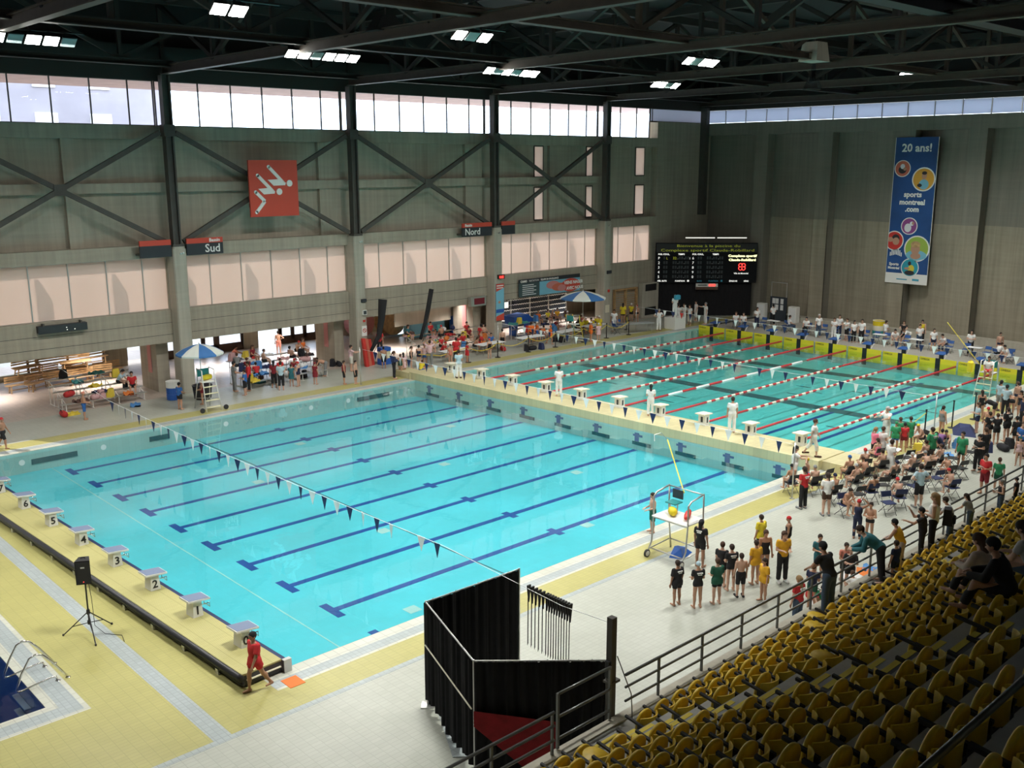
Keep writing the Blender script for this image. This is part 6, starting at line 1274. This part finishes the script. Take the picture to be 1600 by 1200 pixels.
SEAT(31,'child','tee','navy','short','black','hshort','black','m','seated by the racing pool','sitfwd'); SEAT(33,'child',None,'','brief','black','cap','yellow','l','seated in a yellow cap with a sheet','sitfwd')
q=at(1467,700); person((q[0],q[1],.0),1.45,'crouch',0,'girl','tee','purple','short','black','hshort','black','m','sitting by the tall stanchion'); q=at(1477,698); person((q[0],q[1],.0),1.45,'crouch',200,'girl','suit','black',None,'','hlong','black','m','sitting beside the purple top')
# at the foot of the stand
S_='on the deck below the handrail'
def AH(u,vh,h,*a,**k):
    "feet on the deck, head top seen at u,vh"
    d=ray(u,vh); s=(h-CAMP[2])/d[2]; q=CAMP+d*s; return person((q[0],q[1],0),h,*a,**k)
AH(1250,898,1.55,'stand',80,'girl','tee','red','long','denim','hlong','blond','l',S_,extra='print')
AH(1282,833,1.45,'hold',230,'boy','tee','teal','short','teal','hshort','dark brown','m','with a white medal ribbon '+S_); AH(1272,879,1.40,'look',10,'boy','tee','navy','short','dark green','hshort','dark brown','m',S_); AH(1323,846,1.40,'look',230,'boy','tee','salmon','short','black','hshort','dark brown','m',S_); AH(1331,853,1.42,'cross',200,'boy','tee','black','short','black','hshort','brown','l',S_)
q=at(1336,935); person((q[0],q[1],0),1.35,'crouch',60,'child','tee','white','short','navy','hshort','brown','l',S_); q=at(1286,950); person((q[0],q[1],0),1.35,'crouch',200,'child','tee','green','short','dark green','hshort','dark brown','l',S_)
# on the stand
def ST(u,vh,y,z,*a,h=None,**k):
    p=aty(u,vh,y); hh=h or p[2]-z; return person((p[0],y,z),hh,*a,**k)
LZ=T0+.005
ST(1301,839,-9.56,LZ,'rail',80,'man','tee','black','long','denim','hshort','black','t','with red sleeves leaning at the handrail',h=1.86)
ST(1376,850,-9.52,LZ,'lean',125,'man','sweater','teal','long','black','hshort','dark brown','l','bent over the handrail',h=1.85,label='man in teal sweater and black trousers bent over the handrail')
ST(1412,809,-9.56,LZ,'rail',100,'boy','tank','gold','long','beige','hshort','black','m','at the handrail'); ST(1402,843,-9.86,LZ,'stand',80,'boy','tee','navy','short','black','hshort','dark brown','m','beside the second stair of the stand')
ST(1445,797,-9.52,LZ,'phone',110,'man','tee','black','long','black','hshort','black','m','filming with a phone at the handrail',h=1.5)
ST(1463,768,-9.56,LZ,'hold',110,'woman','tank','white','long','black','hlong','blond','l','with a black backpack at the handrail')
p=aty(1463,768,-9.46); t=thing('backpack','black backpack worn by the woman at the handrail','backpack',(p[0]+.1,-9.82,LZ+.85),.35); ob('body',BASE['backpack'].copy(),t).data.materials.append(MAT['c_black']); ob('strap',strapm,t)
ST(1490,775,-9.62,LZ,'rail',95,'man','tee','white','long','denim','hshort','dark brown','l','with back turned to the seats'); ST(1520,770,-9.62,LZ,'rail',90,'woman','tee','grey','long','denim','hlong','dark brown','l','with back turned beside the handrail'); ST(1567,748,-9.62,LZ,'hold',130,'man','tank','black','long','denim','hshort','grey','l','reading a booklet in the front row',extra='sheet'); ST(1590,745,-9.62,LZ,'stand',100,'man','tee','black','long','black','hshort','black','t','beside the booklet reader in the front row')
def SITS(r,c,h,pn,f,*a):
    x=X0+SS*c; return person((x,yrow(r)+.06,trow(r)+.005),h,'sitlow',f,*a)
SITS(6,5,1.72,'sitfwd',80,'woman','sweater','beige','long','black','hlong','brown','l','bent forward in the seventh row'); SITS(7,4,1.72,'sit',90,'woman','tee','grey-white','long','denim','hlong','dark brown','l','seated in the eighth row'); SITS(7,2,1.75,'sitfwd',100,'man','sweater','black','long','black','hshort','black','t','seated in the eighth row')
# far deck officials
F='behind the far starting blocks'
for (u,v,pn,fc,top,tc,bot,bc,hr,hc,pl,hh) in ((1182,513,'hold',230,'tee','white','long','navy','hlong','dark brown','beside the left white cabinet',1.68),(1207,508,'hold',60,'tee','white','long','black','hpony','black','reading the tall notice board',1.7),(1278,527,'stand',220,'tee','white','long','denim','hshort','grey-white','with arms down',1.75),(1302,531,'hold',200,'tee','white','long','white','hshort','brown','all in white beside a table',1.65),(1310,527,'stand',210,'tee','white','long','navy','hshort','dark brown','in navy trousers',1.7),(1322,533,'reach',160,'tee','white','knee','black','hshort','brown','reaching sideways',1.68),(1333,535,'stand',230,'tee','white','long','black','hlong','black','in black trousers beside a table',1.62),(1345,536,'stand',200,'tee','white','long','black','hshort','dark brown','taller in black trousers',1.75),(1382,536,'look',-20,'tee','white','knee','beige','hshort','dark brown','in beige shorts',1.65),(1410,538,'reach',200,'tee','black','knee','black','hshort','brown','in black among the white shirts',1.7),(1418,540,'bend',150,'tee','white','long','cream','hshort','brown','bending over a chair',1.6),(1435,545,'hold',220,'tee','white','long','denim','hshort','black','in denim near the yellow jersey',1.75),(1439,536,'stand',200,'tank','yellow','long','black','hlong','black','partly hidden',1.7),(1457,549,'stand',210,'tee','white','short','navy','hshort','dark brown','in navy shorts',1.6),(1515,555,'cross',200,'tee','white','long','black','hshort','black','with folded arms and black apron',1.72),(1560,556,'stand',220,None,'','brief','navy','hshort','dark brown','behind two seated officials',1.6)):
    PP(u,v,hh,pn,fc,'official' if top else 'swimmer',top,tc,bot,bc,hr,hc,'l',pl+' '+F)
for (u,v,f,hc,bc,pl) in ((1149,513,230,'brown','grey','first of a pair in front of the black curtain'),(1161,514,210,'black','grey','second of a pair in front of the black curtain'),(1232,519,-40,'dark brown','denim','at a table right of the notice board'),(1259,522,200,'black','black','turned aside near the end wall pier'),(1398,540,200,'black','cream','beside the person in black'),(1476,549,160,'dark brown','navy','beside the navy shorts'),(1556,564,-30,'brown','black','leaning toward another near the guard chair'),(1574,568,150,'black','white','on a blue chair near the guard chair')):
    q=at(u,v); person((q[0],q[1],.0),1.68,'sit' if u<1300 else 'sitfwd',f,'official','tee','white','long',bc,'hshort',hc,'l','seated '+pl)
    fold_chair((q[0]-.0,q[1]),math.radians(f-90),'far','blue chair under a seated official on the far deck','occupied blue chairs on the far deck')
# scoreboard corner group
for (u,v,pn,fc,bot,bc,hr,hc,pl,hh,z) in ((1029,517,'hips',235,'long','white','hshort','grey','with hands on hips in front of the podium',1.74,0),(1046,497,'hold',60,'long','white','hshort','grey','standing on top of the podium',1.76,.9),(1059,508,'hold',20,'long','white','hshort','dark brown','right of the podium',1.72,0),(1068,507,'hold',200,'long','white','hshort','brown','in the middle of the podium group',1.7,0),(1077,508,'stand',180,'capri','cream','hlong','brown','in a cream skirt by the pool corner',1.66,0),(1087,501,'stand',150,'capri','white','hshort','dark brown','listening under the red clock',1.66,0),(1102,507,'point',150,'long','white','hshort','grey','pointing under the scoreboard',1.8,0)):
    if z: person((49.15,26.2,.905),hh,pn,fc,'official','tee','white',bot,bc,hr,hc,'l',pl)
    else: PP(u,v,hh,pn,fc,'official','tee','white',bot,bc,hr,hc,'l',pl)
# far guard
person((42.55,.02,1.5-.03),1.7,'sit',200,'lifeguard','tee','white','short','red','hshort','dark brown','t','seated high on the far guard chair').location[2]=1.50-.46*1.7/1.75
# left deck, far part
for (u,v,h,pn,f,who,top,tc,bot,bc,hr,hc,sk,pl) in (
 (959,518,1.75,'walk',230,'man','tee','white','long','white','hshort','dark brown','m','walking beside the wall bars'),(973,505,1.65,'stand',40,'person','longtee','yellow','short','black','hlong','black','m','facing the wall bars'),(986,502,1.5,'stand',20,'child','tee','yellow','short','black','cap','white','m','in a white cap beside the wall bars'),(995,503,1.4,'stand',200,'child',None,'','brief','black','cap','red','m','in a red cap right of the wall bars'),(923,534,1.5,'hold',-30,'girl','longtee','orange','short','orange','cap','white','m','in a white cap under the parasol'),(935,533,1.35,'stand',60,'girl','dress','pale pink',None,'','cap','white','l','in a white cap beside the orange shirt'),(936,524,1.5,'stand',60,'child','longtee','yellow','short','black','cap','white','m','in a white cap behind the pale pink dress'),(860,538,1.4,'walk',-40,'child','longtee','orange','short','orange','cap','orange','m','walking in an orange cap behind the barrier'),(830,536,1.55,'stand',60,'child','tee','orange','short','black','hshort','dark brown','m','standing at the orange team table'),(839,534,1.5,'hold',-30,'child','tee','orange','short','blue','cap','white','m','holding a sheet at the orange team table'),(785,546,1.45,'stand',60,K,None,'','knee','black','hshort','black','l','in black jammers behind the barrier rope'),(765,560,1.35,'stand',80,'girl','suit','black',None,'','cap','red','l','in a red cap at the barrier rope'),(752,541,1.6,'stand',60,'person','longtee','red','short','black','hshort','black','m','beside the grey pier'),(713,566,1.66,'stand',60,'man','longtee','red','long','black','hshort','black','m','behind the official on the bulkhead'),(730,566,1.35,'hold',-20,'girl','dress','red',None,'','hshort','brown','m','holding a sheet beside the stanchion'),(704,571,1.4,'stand',200,'girl','suit','salmon',None,'','hshort','dark brown','l','in a colourful swimsuit by the yellow rope'),(672,573,1.72,'armsup',50,'man','tee','pale pink','long','grey','hshort','dark brown','m','taking a picture by the bulkhead end'),(643,577,1.5,'stand',-40,'girl','suit','black',None,'','hpony','dark brown','l','standing by the bulkhead end'),(655,574,1.45,'look',40,'girl','suit','navy',None,'','hshort','black','l','next to the man taking a picture'),(664,572,1.45,'stand',200,'child','tee','pale pink','short','blue','hshort','black','m','in front of the man taking a picture'),(538,601,1.45,'stand',-30,'boy','tank','maroon','knee','black','hshort','dark brown','m','by the pool edge left of the red mats'),(556,600,1.42,'stand',-60,'boy',None,'','knee','black','hshort','dark brown','l','by the pool edge near the pink polo man'),(549,580,1.68,'reach',-20,'man','tee','pale pink','knee','cream','hshort','dark brown','l','in front of the concrete pier'),(616,592,1.72,'hold',-30,'woman','sweater','navy','long','black','hpony','brown','l','reading at the pool corner'),(631,587,1.45,'stand',60,'girl','dress','pale pink',None,'','hlong','black','t','beside the woman in navy'),(626,588,1.4,'stand',20,'girl','suit','dark green',None,'','hshort','brown','m','half hidden beside the woman in navy'),(600,576,1.42,'stand',50,'boy',None,'','knee','black','hshort','black','t','with back turned near the equipment rack'),(594,553,1.7,'walk',230,'man','tee','red','long','black','hshort','dark brown','m','walking past the wooden reel'),(579,523,1.65,'stand',60,'man','tee','salmon','short','black','hshort','brown','m','far back beside the reels'),
 (367,612,1.78,'look',-10,'man','tee','grey','long','grey','hshort','black','m','talking beside the second bleacher'),(390,611,1.74,'stand',150,'man','sweater','red','long','black','hshort','dark brown','t','facing the man in grey'),(384,618,1.5,'hold',130,'boy','tee','blue','knee','black','hshort','dark brown','l','in front of the man in red'),(429,606,1.62,'stand',60,'woman','tee','maroon','capri','black','hlong','black','m','in front of the second bleacher'),(440,610,1.70,'look',60,'woman','tee','light blue','capri','black','hshort','dark brown','l','in front of the second bleacher'),(456,604,1.35,'stand',40,'child','dress','teal',None,'','hshort','brown','l','beside the girl in the navy swimsuit'),(467,604,1.5,'hold',120,'girl','suit','navy',None,'','cap','red','l','in a red cap beside the child in teal'),(493,601,1.35,'stand',20,'child','dress','maroon',None,'','cap','maroon','l','wrapped in a maroon towel'),(507,588,1.55,'bend',140,'swimmer',None,'','long','grey','hshort','dark brown','m','bending over the second bleacher in a grey towel'),(133,656,1.48,'look',-20,'boy',None,'','knee','blue','cap','salmon','m','in blue shorts and orange cap by the first bleacher'),(7,701,1.5,'walk',-40,'boy',None,'','knee','black','cap','red','t','in black shorts and red cap at the left deck edge'),(282,640,1.48,'look',20,'child','tee','blue','short','black','hshort','black','m','beside the plastic drum'),(317,632,1.35,'look',150,'child','suit','maroon',None,'','hshort','brown','m','behind the ladder-style guard chair'),(436,553,1.6,'onehip',60,'swimmer',None,'','knee','salmon','hshort','dark brown','m','standing at the bright lobby window')):
    PP(u,v,h,pn,f,who,top,tc,bot,bc,hr,hc,sk,pl)
q=at(364,561); person((q[0],q[1],0),1.5,'crouch',-30,'child','tee','salmon','short','black','hshort','brown','m','crouching far back in the lobby'); q=at(658,583); person((q[0],q[1],0),1.35,'crouch',30,'child','tee','yellow','short','blue','hshort','brown','m','crouching at the bulkhead end')
# seated on the bleachers
rp=random.Random(5)
def BL(B,x,k,who,top,tc,bot,bc,hr,hc,sk,pl,pn='sit',h=1.5,f=-90):
    s=h/1.75; return person((B[0]+x,B[1]+.58*k+.15,.44+.22*k-.46*s),h,pn,f,who,top,tc,bot,bc,hr,hc,sk,'seated '+pl)
BL(BLA,3.4,2,'woman','tee','light blue','long','black','hpony','black','l','on the first bleacher beside the red polo man','sitfwd',1.62,-50); BL(BLA,3.9,1,'man','tee','red','knee','black','hshort','dark brown','l','with a lanyard on the first bleacher','sit',1.7,-110)
for i,(x,k,top,tc,hr,hc,pn,f) in enumerate(((.3,3,'tee','grey','hshort','brown','sitfwd',60),(.7,2,'tee','maroon','hshort','brown','sitfwd',80),(.9,1,'tee','red','hshort','dark brown','sitfwd',70),(1.6,4,'tee','maroon','hlong','brown','sit',-60),(2.0,3,None,'','hshort','brown','sit',-20),(3.2,1,'tee','maroon','cap','red','sitfwd',-90),(3.9,3,None,'','hshort','black','recline',20),(4.6,4,None,'','cap','red','sitfwd',-90),(5.0,4,'tee','orange','hshort','brown','sit',-60),(2.4,1,'tee','red','hshort','black','sit',-90))):
    BL(BLB,x,k,'swimmer',top,tc,'short','black',hr,hc,'m' if i%2 else 'l','on the second bleacher, '+['at its far left end','bent beside the maroon bags','in the lower left corner','high at its left side','behind a white towel','above the woman in pale blue','lying back near the top','on its top row','on its top right end','low in the middle'][i],pn,1.5,f)
for i,(x,k,top,tc,hr,hc,pn,f) in enumerate(((.3,4,'tee','teal','hlong','dark brown','sit',-70),(.8,1,'tee','pale pink','hshort','black','sit',-90),(1.3,0,'tee','red','cap','red','sitfwd',-60),(1.7,1,'tee','red','hshort','dark brown','sit',-80),(2.2,4,'tee','red','hshort','black','sit',-90),(2.7,3,None,'','cap','red','sit',80),(3.0,1,'tee','red','hlong','black','sitfwd',-70),(3.6,1,'tee','red','hshort','dark brown','sit',-110),(4.1,0,None,'','hlong','brown','sitfwd',-40),(4.6,2,'tee','maroon','hshort','black','sit',-90),(5.2,1,None,'','cap','red','sit',-60),(5.6,0,'tee','blue','hshort','dark brown','sit',-100),(6.1,2,None,'','hshort','black','recline',-90),(4.9,3,'tee','red','hshort','black','sit',-90))):
    BL(BLC,x,k,'swimmer',top,tc,'short','black',hr,hc,'m' if i%3 else 'l','on the red team bleacher, '+['teal figure at its top left','low left beside the net','front row near the tables','second row near the tables','top row','back turned in the middle','bent forward in the second row','upright in the second row','front row bent forward','third row','in a red cap at right','beside the grey pier','lying back at right','high at right'][i],pn,1.5,f)
for i,(x,k,top,tc,hr,hc,pn,f) in enumerate(((.3,0,'tee','orange','hshort','black','sit',-60),(1.0,0,'tee','orange','hshort','dark brown','sit',-100),(1.5,0,'tee','orange','hshort','black','sitfwd',-90),(2.9,3,'tee','orange','hshort','blond','sit',-90),(3.4,1,'tee','maroon','hshort','black','sitfwd',-60),(3.9,3,'tee','yellow','hshort','black','sit',-90),(4.4,3,None,'','cap','white','sit',-40),(4.9,3,'tee','gold','hshort','black','sit',-100),(4.2,0,None,'','hlong','black','sitfwd',-30),(5.4,2,'tee','yellow','cap','white','sit',-90),(5.9,1,'tee','grey','hshort','dark brown','sitfwd',-60),(6.4,1,None,'','cap','white','sit',-90),(5.2,0,'tee','black','hlong','black','sitfwd',-80))):
    BL(BLD,x,k,'swimmer',top,tc,'short','black',hr,hc,'m' if i%3 else 't','on the bleacher under the advert, '+['at its left end','second at its left end','leaning forward at left','alone on the top row','bent near the middle','top row in yellow','in a white cap up high','top row in gold','bent forward on the front row','near the parasol','in grey near the parasol','in a white cap at right','dark figure in the front'][i],pn,1.5,f)
for i,(x,y,top,tc,hr,hc,pn,f) in enumerate(((42.6,29.4,'longtee','yellow','cap','white','sit',200),(43.2,29.1,'tee','yellow','hshort','black','sitfwd',160),(43.9,29.5,'tee','yellow','cap','white','sit',240),(41.9,29.2,'tee','yellow','cap','red','sit',260))):
    person((x,y,.0),1.5,pn,f,'swimmer',top,tc,'short','black',hr,hc,'m','seated at the yellow team table, '+['back turned','leaning in','by the white shirted man','in a red cap'][i]).location[2]=.468-.46*1.5/1.75
    fold_chair((x,y),math.radians(f-90),'far','blue chair at the yellow team table','blue chairs at the yellow team table')
print('people',npeople)
bpy.data.scenes.remove(TMP)
import re
for o in bpy.data.objects:
    for k in ('label','group'):
        s=o.get(k)
        if s:
            s=re.sub(r"\b(woman|man|girl|boy|child|official|swimmer|adult|lifeguard(?! chair)|spectator(?! side))\b",'person',s); s=re.sub(r"\b(women|men|girls|boys|children|officials|swimmers)\b",'people',s); o[k]=s
print('objects',len(bpy.data.objects))
